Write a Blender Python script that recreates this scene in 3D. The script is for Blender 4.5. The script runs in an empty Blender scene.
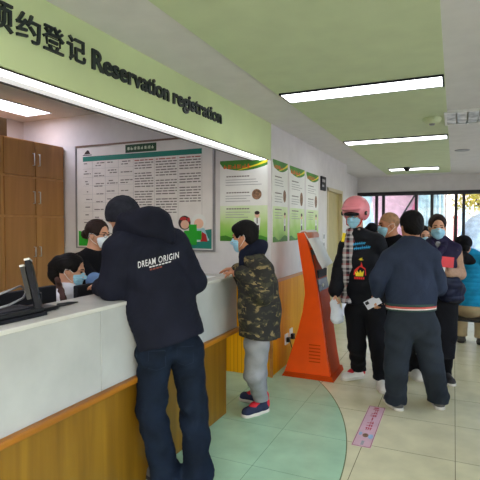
import bpy, bmesh, math, random
import numpy as np
from mathutils import Vector, Matrix
from mathutils.bvhtree import BVHTree
random.seed(4)
SC = bpy.context.scene
COL = SC.collection

# ------------------------------------------------------------------ camera
FPX = 474.0; EYE = 1.62
YAW = math.atan2(214, 474); PITCH = math.atan2(18, 520)
FW = np.array([-math.sin(YAW)*math.cos(PITCH), math.cos(YAW)*math.cos(PITCH), -math.sin(PITCH)])
RT = np.array([math.cos(YAW), math.sin(YAW), 0.0]); UP = np.cross(RT, FW)
FH = np.array([-math.sin(YAW), math.cos(YAW), 0.0])
CAM = np.array([0, 0, EYE])
def ray(x, y): return FW + RT*(x-240)/FPX - UP*(y-240)/FPX
def at(x, y, w): return CAM + ray(x, y)*w                 # photo point at distance w
def onX(x, y, X): d = ray(x, y); return CAM + d*(X/d[0])
def onY(x, y, Y): d = ray(x, y); return CAM + d*(Y/d[1])
def onZ(x, y, z=0.0): d = ray(x, y); return CAM + d*((z-EYE)/d[2])
def vdir(a, b, up=0.0):                                   # a to the right of the view, b away from it
    v = RT*a + FH*b + np.array([0, 0, up]); return v/np.linalg.norm(v)
cd = bpy.data.cameras.new('camera'); cam = bpy.data.objects.new('camera', cd); COL.objects.link(cam)
cd.sensor_width = 36; cd.lens = FPX/480*36; cd.clip_start = 0.02
cam.matrix_world = Matrix(((RT[0], UP[0], -FW[0], 0), (RT[1], UP[1], -FW[1], 0), (RT[2], UP[2], -FW[2], EYE), (0, 0, 0, 1)))
SC.camera = cam

# ------------------------------------------------------------------ materials
def lin(c):
    c = c/255.0
    return c/12.92 if c <= 0.04045 else ((c+0.055)/1.055)**2.4
def rgb(c): return (lin(c[0]), lin(c[1]), lin(c[2]), 1)
MATS = {}
def nmat(name):
    m = bpy.data.materials.new(name); m.use_nodes = True
    nt = m.node_tree; b = nt.nodes['Principled BSDF']; MATS[name] = m
    return m, nt, b
def N(nt, t, **kw):
    n = nt.nodes.new(t)
    for k, v in kw.items():
        if k.startswith('i_'): n.inputs[k[2:].replace('_', ' ')].default_value = v
        else: setattr(n, k, v)
    return n
def ramp(nt, stops, fac, interp='LINEAR'):
    r = nt.nodes.new('ShaderNodeValToRGB'); r.color_ramp.interpolation = interp
    e = r.color_ramp.elements
    while len(e) < len(stops): e.new(0.5)
    for q, (p, c) in zip(e, stops): q.position = p; q.color = rgb(c)
    nt.links.new(fac, r.inputs[0]); return r.outputs[0]
def flat(name, c, rough=0.55, var=0.06, scale=6.0, bump=0.0, bscale=60.0, metal=0.0, spec=0.4, sheen=0.0, stretch=None):
    m, nt, b = nmat(name)
    tc = N(nt, 'ShaderNodeTexCoord'); src = tc.outputs['Object']
    if stretch:
        mp = N(nt, 'ShaderNodeMapping'); mp.inputs['Scale'].default_value = stretch
        nt.links.new(src, mp.inputs[0]); src = mp.outputs[0]
    n = N(nt, 'ShaderNodeTexNoise'); n.inputs['Scale'].default_value = scale; n.inputs['Detail'].default_value = 4
    nt.links.new(src, n.inputs[0])
    lo = [max(0, q*(1-var*2)) for q in c]; hi = [min(255, q*(1+var*2)) for q in c]
    nt.links.new(ramp(nt, [(0.25, lo), (0.75, hi)], n.outputs[0]), b.inputs['Base Color'])
    b.inputs['Roughness'].default_value = rough; b.inputs['Metallic'].default_value = metal
    b.inputs['Specular IOR Level'].default_value = spec
    if sheen: b.inputs['Sheen Weight'].default_value = sheen
    if bump:
        n2 = N(nt, 'ShaderNodeTexNoise'); n2.inputs['Scale'].default_value = bscale; nt.links.new(src, n2.inputs[0])
        bp = N(nt, 'ShaderNodeBump'); bp.inputs['Strength'].default_value = bump; bp.inputs['Distance'].default_value = 0.01
        nt.links.new(n2.outputs[0], bp.inputs['Height']); nt.links.new(bp.outputs[0], b.inputs['Normal'])
    return m
def emit(name, c, s):
    m, nt, b = nmat(name)
    b.inputs['Base Color'].default_value = rgb(c); b.inputs['Emission Color'].default_value = rgb(c); b.inputs['Emission Strength'].default_value = s
    return m
def wood(name, dark, mid, light, axis='z', rough=0.4, sc=9.0):
    m, nt, b = nmat(name)
    tc = N(nt, 'ShaderNodeTexCoord'); mp = N(nt, 'ShaderNodeMapping')
    mp.inputs['Scale'].default_value = (1, 1, 0.07) if axis == 'z' else (1, 0.07, 1)
    nt.links.new(tc.outputs['Object'], mp.inputs[0])
    n = N(nt, 'ShaderNodeTexNoise'); n.inputs['Scale'].default_value = sc; n.inputs['Detail'].default_value = 6; n.inputs['Distortion'].default_value = 0.6
    nt.links.new(mp.outputs[0], n.inputs[0])
    nt.links.new(ramp(nt, [(0.3, dark), (0.5, mid), (0.72, light)], n.outputs[0]), b.inputs['Base Color'])
    b.inputs['Roughness'].default_value = rough
    return m
def slats(name, c1, c2, pitch):
    m, nt, b = nmat(name)
    tc = N(nt, 'ShaderNodeTexCoord'); sp = N(nt, 'ShaderNodeSeparateXYZ'); nt.links.new(tc.outputs['Object'], sp.inputs[0])
    ad = N(nt, 'ShaderNodeMath', operation='ADD'); nt.links.new(sp.outputs[0], ad.inputs[0]); nt.links.new(sp.outputs[1], ad.inputs[1])
    dv = N(nt, 'ShaderNodeMath', operation='DIVIDE'); nt.links.new(ad.outputs[0], dv.inputs[0]); dv.inputs[1].default_value = pitch
    fr = N(nt, 'ShaderNodeMath', operation='FRACT'); nt.links.new(dv.outputs[0], fr.inputs[0])
    pg = N(nt, 'ShaderNodeMath', operation='PINGPONG'); nt.links.new(fr.outputs[0], pg.inputs[0]); pg.inputs[1].default_value = 0.5
    mp = N(nt, 'ShaderNodeMapping'); mp.inputs['Scale'].default_value = (1, 1, 0.06); nt.links.new(tc.outputs['Object'], mp.inputs[0])
    n = N(nt, 'ShaderNodeTexNoise'); n.inputs['Scale'].default_value = 14; n.inputs['Detail'].default_value = 5; nt.links.new(mp.outputs[0], n.inputs[0])
    base = ramp(nt, [(0.3, c1), (0.7, c2)], n.outputs[0])
    gap = ramp(nt, [(0.0, (150, 110, 60)), (0.07, (255, 255, 255))], pg.outputs[0])
    mx = N(nt, 'ShaderNodeMix', data_type='RGBA', blend_type='MULTIPLY'); mx.inputs[0].default_value = 1.0
    nt.links.new(base, mx.inputs[6]); nt.links.new(gap, mx.inputs[7]); nt.links.new(mx.outputs[2], b.inputs['Base Color'])
    b.inputs['Roughness'].default_value = 0.5; b.inputs['Specular IOR Level'].default_value = 0.15
    return m
def camo():
    m, nt, b = nmat('camo_cloth'); tc = N(nt, 'ShaderNodeTexCoord')
    n1 = N(nt, 'ShaderNodeTexNoise'); n1.inputs['Scale'].default_value = 13; n1.inputs['Detail'].default_value = 3; n1.inputs['Distortion'].default_value = 0.7
    n2 = N(nt, 'ShaderNodeTexNoise'); n2.inputs['Scale'].default_value = 11; n2.inputs['Detail'].default_value = 3; n2.inputs['Distortion'].default_value = 1.0
    mp = N(nt, 'ShaderNodeMapping'); mp.inputs['Location'].default_value = (3.1, 7.7, 1.3)
    ms = N(nt, 'ShaderNodeMapping'); ms.inputs['Scale'].default_value = (1, 1, 1.6); nt.links.new(tc.outputs['Object'], ms.inputs[0])
    nt.links.new(ms.outputs[0], n1.inputs[0]); nt.links.new(ms.outputs[0], mp.inputs[0]); nt.links.new(mp.outputs[0], n2.inputs[0])
    base = ramp(nt, [(0.0, (28, 25, 21)), (0.47, (54, 52, 33)), (0.575, (122, 106, 70))], n1.outputs[0], 'CONSTANT')
    k = ramp(nt, [(0.0, (0, 0, 0)), (0.52, (255, 255, 255))], n2.outputs[0], 'CONSTANT')
    mx = N(nt, 'ShaderNodeMix', data_type='RGBA'); nt.links.new(k, mx.inputs[0]); nt.links.new(base, mx.inputs[6]); mx.inputs[7].default_value = rgb((24, 21, 18))
    nt.links.new(mx.outputs[2], b.inputs['Base Color']); b.inputs['Roughness'].default_value = 0.8
    return m
def plaid():
    m, nt, b = nmat('plaid_cloth'); tc = N(nt, 'ShaderNodeTexCoord'); sp = N(nt, 'ShaderNodeSeparateXYZ'); nt.links.new(tc.outputs['Object'], sp.inputs[0])
    outs = []
    for ax, sc, ph in ((2, 0.11, 0.2), (0, 0.06, 0.1)):
        d = N(nt, 'ShaderNodeMath', operation='DIVIDE'); nt.links.new(sp.outputs[ax], d.inputs[0]); d.inputs[1].default_value = sc
        a = N(nt, 'ShaderNodeMath', operation='ADD'); nt.links.new(d.outputs[0], a.inputs[0]); a.inputs[1].default_value = ph
        f = N(nt, 'ShaderNodeMath', operation='FRACT'); nt.links.new(a.outputs[0], f.inputs[0]); outs.append(f.outputs[0])
    c1 = ramp(nt, [(0, (176, 170, 170)), (0.24, (128, 34, 40)), (0.42, (26, 26, 34)), (0.66, (168, 164, 166)), (0.8, (44, 40, 52))], outs[0], 'CONSTANT')
    c2 = ramp(nt, [(0, (200, 194, 194)), (0.3, (96, 36, 42)), (0.46, (30, 30, 38)), (0.78, (186, 180, 182))], outs[1], 'CONSTANT')
    mx = N(nt, 'ShaderNodeMix', data_type='RGBA'); mx.inputs[0].default_value = 0.45; nt.links.new(c1, mx.inputs[6]); nt.links.new(c2, mx.inputs[7])
    nt.links.new(mx.outputs[2], b.inputs['Base Color']); b.inputs['Roughness'].default_value = 0.9
    return m
def floor_mat():
    m, nt, b = nmat('tile_floor'); tc = N(nt, 'ShaderNodeTexCoord'); o = tc.outputs['Object']
    mp = N(nt, 'ShaderNodeMapping'); mp.inputs['Location'].default_value = (-0.03+6.2, -0.40+6.2, 0); nt.links.new(o, mp.inputs[0])
    def brick(c1, c2, g, ms):
        k = N(nt, 'ShaderNodeTexBrick'); k.offset = 0; k.squash = 1
        k.inputs['Scale'].default_value = 1; k.inputs['Brick Width'].default_value = 0.62; k.inputs['Row Height'].default_value = 0.62
        k.inputs['Mortar Size'].default_value = ms; k.inputs['Mortar Smooth'].default_value = 0.1
        k.inputs['Color1'].default_value = rgb(c1); k.inputs['Color2'].default_value = rgb(c2); k.inputs['Mortar'].default_value = rgb(g)
        nt.links.new(mp.outputs[0], k.inputs[0]); return k
    ky = brick((233, 227, 188), (229, 222, 184), (112, 104, 76), 0.0022)
    kg = brick((180, 220, 186), (175, 215, 181), (124, 160, 130), 0.0018)
    n = N(nt, 'ShaderNodeTexNoise'); n.inputs['Scale'].default_value = 5; n.inputs['Detail'].default_value = 6; nt.links.new(o, n.inputs[0])
    ds = N(nt, 'ShaderNodeVectorMath', operation='DISTANCE'); ds.inputs[1].default_value = (-4.025, 2.786, 0); nt.links.new(o, ds.inputs[0])
    cmp_ = N(nt, 'ShaderNodeMath', operation='LESS_THAN'); nt.links.new(ds.outputs['Value'], cmp_.inputs[0]); cmp_.inputs[1].default_value = 3.3905
    mx = N(nt, 'ShaderNodeMix', data_type='RGBA'); nt.links.new(cmp_.outputs[0], mx.inputs[0]); nt.links.new(ky.outputs[0], mx.inputs[6]); nt.links.new(kg.outputs[0], mx.inputs[7])
    # thin joint around the green inlay
    sb = N(nt, 'ShaderNodeMath', operation='SUBTRACT'); nt.links.new(ds.outputs['Value'], sb.inputs[0]); sb.inputs[1].default_value = 3.3935
    ab = N(nt, 'ShaderNodeMath', operation='ABSOLUTE'); nt.links.new(sb.outputs[0], ab.inputs[0])
    l2 = N(nt, 'ShaderNodeMath', operation='LESS_THAN'); nt.links.new(ab.outputs[0], l2.inputs[0]); l2.inputs[1].default_value = 0.004
    m2 = N(nt, 'ShaderNodeMix', data_type='RGBA'); nt.links.new(l2.outputs[0], m2.inputs[0]); nt.links.new(mx.outputs[2], m2.inputs[6]); m2.inputs[7].default_value = rgb((120, 130, 96))
    mv = N(nt, 'ShaderNodeMix', data_type='RGBA', blend_type='MULTIPLY'); mv.inputs[0].default_value = 1.0
    nt.links.new(m2.outputs[2], mv.inputs[6]); nt.links.new(ramp(nt, [(0.3, (236, 236, 234)), (0.7, (255, 255, 255))], n.outputs[0]), mv.inputs[7])
    nt.links.new(mv.outputs[2], b.inputs['Base Color']); b.inputs['Roughness'].default_value = 0.22; b.inputs['Specular IOR Level'].default_value = 0.35
    return m
def grad_poster():
    m, nt, b = nmat('poster_green_print'); tc = N(nt, 'ShaderNodeTexCoord')
    n = N(nt, 'ShaderNodeTexNoise'); n.inputs['Scale'].default_value = 4.0; n.inputs['Detail'].default_value = 2; nt.links.new(tc.outputs['Object'], n.inputs[0])
    sp = N(nt, 'ShaderNodeSeparateXYZ'); nt.links.new(tc.outputs['Object'], sp.inputs[0])
    a = N(nt, 'ShaderNodeMath', operation='MULTIPLY_ADD'); nt.links.new(n.outputs[0], a.inputs[0]); a.inputs[1].default_value = 0.32; nt.links.new(sp.outputs[2], a.inputs[2])
    nt.links.new(ramp(nt, [(0.16, (112, 190, 60)), (0.30, (168, 212, 108)), (0.42, (204, 228, 168)), (0.56, (226, 238, 212))], a.outputs[0]), b.inputs['Base Color'])
    b.inputs['Roughness'].default_value = 0.5
    return m
def glass():
    m, nt, b = nmat('window_glass'); nt.nodes.remove(b); out = nt.nodes['Material Output']
    t = N(nt, 'ShaderNodeBsdfTransparent'); t.inputs[0].default_value = (0.93, 0.96, 0.97, 1)
    g = N(nt, 'ShaderNodeBsdfGlossy'); g.inputs['Roughness'].default_value = 0.02
    f = N(nt, 'ShaderNodeFresnel'); mx = N(nt, 'ShaderNodeMixShader')
    nt.links.new(f.outputs[0], mx.inputs[0]); nt.links.new(t.outputs[0], mx.inputs[1]); nt.links.new(g.outputs[0], mx.inputs[2]); nt.links.new(mx.outputs[0], out.inputs[0])
    return m
M = {}
M['floor'] = floor_mat()
M['ceil'] = flat('ceiling_paint', (222, 220, 218), 0.9, 0.01)
M['ceilgreen'] = flat('ceiling_green_paint', (204, 216, 176), 0.85, 0.01)
M['sign_green'] = flat('sign_green_paint', (206, 222, 168), 0.75, 0.015, 2)
M['wall'] = flat('wall_paint', (221, 218, 220), 0.85, 0.012)
M['alcove'] = flat('alcove_paint', (196, 188, 184), 0.85, 0.012)
M['slat'] = slats('orange_slat_panelling', (222, 150, 8), (238, 174, 20), 0.045)
M['cap'] = wood('oak_cap', (150, 96, 40), (176, 118, 52), (196, 138, 70), 'y')
M['cwood'] = wood('counter_wood', (112, 76, 8), (132, 92, 12), (150, 108, 20), 'z', 0.4, 10)
M['cledge'] = wood('counter_ledge_wood', (146, 88, 12), (172, 108, 18), (190, 126, 28), 'y', 0.4)
M['cab'] = wood('cabinet_wood', (150, 104, 54), (168, 118, 64), (184, 134, 76), 'z', 0.4, 8)
M['cabedge'] = wood('cabinet_edge', (182, 134, 78), (196, 148, 90), (206, 160, 102), 'z')
M['carton'] = flat('carton', (112, 84, 52), 0.9)
M['marble'] = flat('counter_marble', (180, 181, 178), 0.3, 0.035, 3.0)
M['worktop'] = flat('worktop_stone', (204, 202, 194), 0.25, 0.02, 5)
M['stitch'] = flat('jeans_stitching', (36, 46, 62), 0.9, spec=0.1)
M['phone'] = flat('pale_lilac_case', (206, 206, 218), 0.4, 0.02)
M['dark'] = flat('dark_plastic', (24, 25, 32), 0.6, 0.04, spec=0.2)
M['darkgap'] = flat('dark_trim', (52, 46, 40), 0.6)
M['black'] = flat('black_plastic', (15, 15, 18), 0.4, 0.04)
M['screen'] = flat('screen_glass', (18, 20, 26), 0.35, 0.0, spec=0.25)
M['grey'] = flat('grey_plastic', (150, 150, 152), 0.4)
M['silver'] = flat('brushed_metal', (205, 205, 205), 0.3, 0.03, metal=0.8)
M['whitep'] = flat('white_plastic', (226, 226, 224), 0.4, 0.01)
M['paper'] = flat('paper', (228, 228, 228), 0.8, 0.01)
M['orange'] = flat('orange_lacquer', (226, 78, 8), 0.28, 0.03, 3)
M['rust'] = flat('dark_orange_gloss', (176, 60, 12), 0.5, 0.05, 3, spec=0.05)
M['rustedge'] = flat('kiosk_cap', (196, 120, 92), 0.35, 0.04)
M['teal'] = flat('teal_print', (30, 132, 118), 0.5, 0.03)
M['dkgreen'] = flat('dark_green_print', (26, 74, 46), 0.5, 0.03)
M['boardface'] = flat('board_print', (234, 231, 229), 0.45, 0.012)
M['boardink'] = flat('board_ink', (120, 114, 116), 0.7)
M['redink'] = flat('red_ink', (168, 92, 92), 0.7)
M['greyink'] = flat('grey_ink', (160, 160, 166), 0.7)
M['alu'] = flat('board_frame_metal', (150, 148, 150), 0.35, 0.03, metal=0.5)
M['brownframe'] = flat('board_frame_brown', (120, 94, 80), 0.4, 0.03)
M['pgreen'] = flat('print_green', (66, 132, 40), 0.5, 0.08)
M['pyellow'] = flat('print_yellow', (232, 216, 40), 0.5, 0.04)
M['porange'] = flat('print_orange', (228, 96, 30), 0.5, 0.04)
M['pprint'] = grad_poster()
M['pphoto'] = flat('print_photo', (110, 84, 64), 0.5, 0.3, 40)
M['pskin'] = flat('print_skin', (236, 190, 166), 0.5, 0.02)
M['pwhite'] = flat('print_white', (236, 238, 236), 0.5, 0.01)
M['pblack'] = flat('print_black', (44, 30, 32), 0.5, 0.05)
M['pred'] = flat('print_red', (176, 40, 40), 0.5, 0.04)
M['pbrightgreen'] = flat('print_bright_green', (38, 168, 44), 0.5, 0.04)
M['plblue'] = flat('print_light_blue', (164, 208, 220), 0.5, 0.03)
M['pink'] = flat('mat_pink', (216, 178, 190), 0.5, 0.02)
M['matred'] = flat('mat_red', (188, 56, 74), 0.5, 0.02)
M['letters'] = flat('sign_letters', (34, 44, 46), 0.4, 0.03)
M['door'] = flat('door_olive_paint', (178, 164, 108), 0.5, 0.02)
M['doorframe'] = flat('door_frame_paint', (206, 194, 158), 0.5, 0.01)
M['winframe'] = flat('window_frame_metal', (40, 42, 50), 0.4)
M['glass'] = glass()
M['lamp'] = emit('lamp_diffuser', (248, 250, 255), 2.6)
M['lampcool'] = emit('alcove_lamp_diffuser', (238, 236, 255), 4.2)
M['strip'] = emit('strip_diffuser', (250, 250, 255), 1.5)
M['strip2'] = emit('strip_trim', (246, 244, 246), 0.25)
M['skin'] = flat('skin', (204, 152, 124), 0.55, 0.04, 9)
M['skin2'] = flat('skin_tan', (186, 128, 96), 0.5, 0.05, 9)
M['hair'] = flat('black_hair', (16, 14, 15), 0.6, 0.15, 60, 0.3, 120, spec=0.12, stretch=(1, 1, 0.2))
M['hair2'] = flat('dark_brown_hair', (40, 29, 26), 0.6, 0.15, 60, 0.3, 120, spec=0.15, stretch=(1, 1, 0.2))
M['stubble'] = flat('shaved_hair', (150, 112, 82), 0.6, 0.08, 30)
M['mask'] = flat('mask_blue', (152, 202, 226), 0.8, 0.03, 12, 0.3, 90)
M['maskw'] = flat('mask_white', (212, 222, 230), 0.8, 0.03, 12)
M['eye'] = flat('eye_dark', (26, 20, 18), 0.2)
M['navyblk'] = flat('hoodie_navy', (26, 28, 40), 0.85, 0.08, 6, 0.35, 300, spec=0.12)
M['knit'] = flat('knit_charcoal', (40, 42, 51), 0.95, 0.1, 30, 0.9, 160, spec=0.12)
M['denim'] = flat('dark_denim', (19, 27, 40), 0.85, 0.16, 7, 0.3, 350, spec=0.12)
M['greyswt'] = flat('grey_jersey', (136, 136, 138), 0.9, 0.05, 8, 0.3, 300, spec=0.12)
M['camo'] = camo()
M['navyhood'] = flat('navy_lining', (22, 26, 42), 0.9, 0.08, spec=0.12)
M['blackpuff'] = flat('black_puffer', (18, 19, 25), 0.6, 0.12, 8, 0.2, 40, spec=0.12)
M['blackcloth'] = flat('black_cloth', (18, 18, 22), 0.9, 0.1, 6, 0.3, 200, spec=0.15)
M['plaid'] = plaid()
M['helmet'] = flat('pink_helmet', (232, 138, 152), 0.25, 0.03)
M['visor'] = flat('dark_visor', (30, 26, 32), 0.1)
M['cyan'] = flat('cyan_thread', (46, 158, 214), 0.7)
M['yellow'] = flat('yellow_thread', (226, 200, 40), 0.7)
M['redth'] = flat('red_thread', (206, 40, 40), 0.7)
M['bluepr'] = flat('blue_print', (44, 60, 150), 0.7)
M['white'] = flat('white_thread', (206, 206, 210), 0.7)
M['rustth'] = flat('rust_thread', (130, 64, 50), 0.7)
M['steelnavy'] = flat('steel_navy_jacket', (40, 48, 66), 0.7, 0.06, 5, 0.25, 120, spec=0.12)
M['chartrou'] = flat('charcoal_trousers', (42, 48, 56), 0.85, 0.06, 5, 0.25, 200, spec=0.12)
M['ribred'] = flat('rib_red', (190, 84, 78), 0.85)
M['ribwhite'] = flat('rib_cream', (214, 206, 196), 0.85)
M['ribgreen'] = flat('rib_green', (44, 66, 60), 0.85)
M['vest'] = flat('purple_navy_vest', (32, 27, 54), 0.6, 0.1, 8, 0.2, 40, spec=0.12)
M['navycoat'] = flat('navy_puffer', (22, 26, 46), 0.5, 0.12, 8, spec=0.12)
M['tan'] = flat('tan_knit', (168, 136, 114), 0.95, 0.06, 40, 0.8, 220, spec=0.12)
M['folder'] = flat('red_folder', (204, 44, 56), 0.4, 0.03)
M['bluepuff'] = flat('blue_puffer', (22, 132, 174), 0.55, 0.08, 8, 0.2, 40, spec=0.12)
M['khaki'] = flat('khaki_cloth', (184, 164, 128), 0.9, 0.05, spec=0.12)
M['shirt'] = flat('white_shirt', (212, 212, 220), 0.85, 0.03, spec=0.12)
M['strap'] = flat('brown_strap', (66, 40, 36), 0.7)
M['bluecuff'] = flat('blue_sleeve_cover', (112, 146, 192), 0.8, 0.04)
M['shoew'] = flat('white_leather', (216, 212, 204), 0.5, 0.04)
M['sole'] = flat('white_rubber', (206, 200, 188), 0.6, 0.04)
M['soled'] = flat('dark_rubber', (46, 44, 44), 0.7)
M['shoenavy'] = flat('navy_suede', (34, 40, 66), 0.8, 0.05)
M['shoered'] = flat('red_mesh', (196, 32, 44), 0.7, 0.05)
M['shoegrey'] = flat('grey_leather', (84, 82, 78), 0.6, 0.05)
M['plastic_bag'] = flat('white_polythene', (206, 210, 222), 0.35, 0.03)
M['pavement'] = flat('pavement', (196, 190, 184), 0.9, 0.05)
M['awning'] = flat('pink_awning', (236, 130, 168), 0.8, 0.04)
M['awning2'] = flat('pale_pink_awning', (240, 196, 214), 0.8, 0.04)
M['banner'] = flat('pale_blue_sheet', (178, 208, 232), 0.5, 0.1, 5)
M['facade'] = flat('pale_facade', (216, 200, 190), 0.85, 0.06)
M['facadeglass'] = flat('facade_glass', (120, 140, 160), 0.2, 0.1)
M['bark'] = flat('bark', (96, 78, 62), 0.9, 0.1)
M['leafy'] = flat('yellow_leaves', (216, 190, 84), 0.8, 0.15, 3)
M['leafb'] = flat('brown_leaves', (178, 152, 120), 0.8, 0.15, 3)
M['tarp'] = flat('blue_tarp', (150, 182, 222), 0.5, 0.12, 5)
M['redsign'] = flat('red_paint', (190, 60, 66), 0.5)
M['chrome'] = flat('vent_metal', (176, 184, 200), 0.4, 0.28, 9)

# ------------------------------------------------------------------ mesh helpers
def root_of(o):
    while o.parent: o = o.parent
    return o
def tag(o, label=None, cat=None, group=None, kind=None):
    if label: o['label'] = label
    if cat: o['category'] = cat
    if group: o['group'] = group
    if kind: o['kind'] = kind
    return o
def empty(name, loc, label, cat, group=None):
    o = bpy.data.objects.new(name, None); COL.objects.link(o); o.location = [float(q) for q in loc]
    o.empty_display_size = 0.1
    return tag(o, label, cat, group)
def mk(name, verts, faces, mat, parent=None, smooth=False, origin=None):
    verts = np.asarray(verts, dtype=float)
    me = bpy.data.meshes.new(name)
    org = np.zeros(3)
    if parent is not None: org = np.array(root_of(parent).location)
    elif origin is not None: org = np.array(origin, dtype=float)
    me.from_pydata((verts-org).tolist(), [], [tuple(int(i) for i in f) for f in faces])
    me.materials.append(mat)
    if smooth: me.polygons.foreach_set('use_smooth', [True]*len(me.polygons))
    o = bpy.data.objects.new(name, me); COL.objects.link(o)
    if parent is not None: o.parent = parent
    else: o.location = org
    me.update()
    return o
class MB:
    def __init__(s): s.v = []; s.f = []
    def add(s, vs, fs):
        n = len(s.v); s.v += [np.array(q, dtype=float) for q in vs]; s.f += [tuple(i+n for i in f) for f in fs]; return s
    def box(s, x0, x1, y0, y1, z0, z1):
        return s.obox((x0, y0, z0), (1, 0, 0), (0, 1, 0), (0, 0, 1), x1-x0, y1-y0, z1-z0)
    def obox(s, o, a, b, c, la, lb, lc):
        o = np.array(o, float); a = np.array(a, float)*la; b = np.array(b, float)*lb; c = np.array(c, float)*lc
        vs = [o, o+a, o+a+b, o+b, o+c, o+a+c, o+a+b+c, o+b+c]
        fs = [(0, 3, 2, 1), (4, 5, 6, 7), (0, 1, 5, 4), (1, 2, 6, 5), (2, 3, 7, 6), (3, 0, 4, 7)]
        if np.dot(np.cross(a, b), c) < 0: fs = [f[::-1] for f in fs]
        return s.add(vs, fs)
    def bbox(s, x0, x1, y0, y1, z0, z1, r=0.004):          # box with chamfered edges
        bm = bmesh.new(); bmesh.ops.create_cube(bm, size=1)
        for v in bm.verts: v.co = Vector((x0+(v.co.x+.5)*(x1-x0), y0+(v.co.y+.5)*(y1-y0), z0+(v.co.z+.5)*(z1-z0)))
        bmesh.ops.bevel(bm, geom=bm.edges[:], offset=r, segments=2, affect='EDGES', profile=0.5)
        bm.verts.index_update(); s.add([v.co for v in bm.verts], [[v.index for v in f.verts] for f in bm.faces]); bm.free(); return s
    def tube(s, pts, r, n=10):
        pts = [np.array(p, float) for p in pts]; rr = r if hasattr(r, '__len__') else [r]*len(pts); rings = []; vs = []
        up = None
        for i, p in enumerate(pts):
            t = pts[min(i+1, len(pts)-1)]-pts[max(i-1, 0)]; t /= max(np.linalg.norm(t), 1e-9)
            if up is None:
                up = np.array([0, 0, 1.0]) if abs(t[2]) < 0.9 else np.array([1.0, 0, 0])
            a = np.cross(t, up); a /= np.linalg.norm(a); b = np.cross(a, t); up = b
            for k in range(n):
                q = 2*math.pi*k/n; vs.append(p+rr[i]*(a*math.cos(q)+b*math.sin(q)))
        fs = []
        for i in range(len(pts)-1):
            for k in range(n): fs.append((i*n+k, i*n+(k+1) % n, (i+1)*n+(k+1) % n, (i+1)*n+k))
        fs.append(tuple(range(n-1, -1, -1))); fs.append(tuple((len(pts)-1)*n+k for k in range(n)))
        return s.add(vs, fs)
    def plate(s, fr, pts, w0, th):                         # polygon outline in a wall frame, given thickness
        o, ux, uy = [np.array(q, float) for q in fr]; n = np.cross(ux, uy)
        k = len(pts)
        ar = sum(pts[i][0]*pts[(i+1) % k][1]-pts[(i+1) % k][0]*pts[i][1] for i in range(k))
        if ar < 0: pts = pts[::-1]
        vs = [o+ux*p[0]+uy*p[1]+n*w0 for p in pts]+[o+ux*p[0]+uy*p[1]+n*(w0+th) for p in pts]
        fs = [tuple(range(k-1, -1, -1)), tuple(range(k, 2*k))]+[(i, (i+1) % k, (i+1) % k+k, i+k) for i in range(k)]
        return s.add(vs, fs)
    def rect(s, fr, u0, u1, v0, v1, w0, th): return s.plate(fr, [(u0, v0), (u1, v0), (u1, v1), (u0, v1)], w0, th)
    def ell(s, fr, cu, cv, ru, rv, w0, th, n=20):
        return s.plate(fr, [(cu+ru*math.cos(2*math.pi*i/n), cv+rv*math.sin(2*math.pi*i/n)) for i in range(n)], w0, th)
    def build(s, name, mat, parent=None, smooth=False, origin=None): return mk(name, s.v, s.f, mat, parent, smooth, origin)
def struct(name, mb, mat, parent=None):
    o = mb.build(name, mat, parent)
    if parent is None: o['kind'] = 'structure'
    return o
def text_mesh(body, size, width=None, height=None, off=0.0, extrude=0.0, spacing=1.0, res=4):
    cu = bpy.data.curves.new('t', 'FONT'); cu.body = body; cu.size = size; cu.offset = off; cu.extrude = extrude; cu.resolution_u = res
    cu.space_character = spacing
    ob = bpy.data.objects.new('t', cu); COL.objects.link(ob); bpy.context.view_layer.update()
    me = bpy.data.meshes.new_from_object(ob.evaluated_get(bpy.context.evaluated_depsgraph_get()))
    vs = np.array([v.co[:] for v in me.vertices]); fs = [tuple(p.vertices) for p in me.polygons]
    bpy.data.objects.remove(ob); bpy.data.curves.remove(cu); bpy.data.meshes.remove(me)
    mn = vs.min(0); mx = vs.max(0)
    vs[:, 0] -= mn[0]
    if width: vs[:, 0] *= width/(mx[0]-mn[0])
    if height: vs[:, 1] = (vs[:, 1]-mn[1])*height/(mx[1]-mn[1])
    return vs, fs
def place(fr, vs, w=0.0):
    o, ux, uy = [np.array(q, float) for q in fr]; n = np.cross(ux, uy)
    return o+vs[:, :1]*ux+vs[:, 1:2]*uy+(vs[:, 2:3]+w)*n
def glyph(mb, fr, u, v, s, w0, th, rnd):                   # a block of short strokes, print too small to read
    t = s*0.13
    for k in range(rnd.randint(2, 3)):
        y = v+s*(0.1+0.8*(k+0.5)/3); mb.rect(fr, u+s*0.06, u+s*rnd.uniform(0.75, 0.94), y-t/2, y+t/2, w0, th)
    for k in range(rnd.randint(1, 2)):
        x = u+s*rnd.uniform(0.2, 0.8); mb.rect(fr, x-t/2, x+t/2, v+s*0.06, v+s*0.95, w0, th*1.05)

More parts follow.
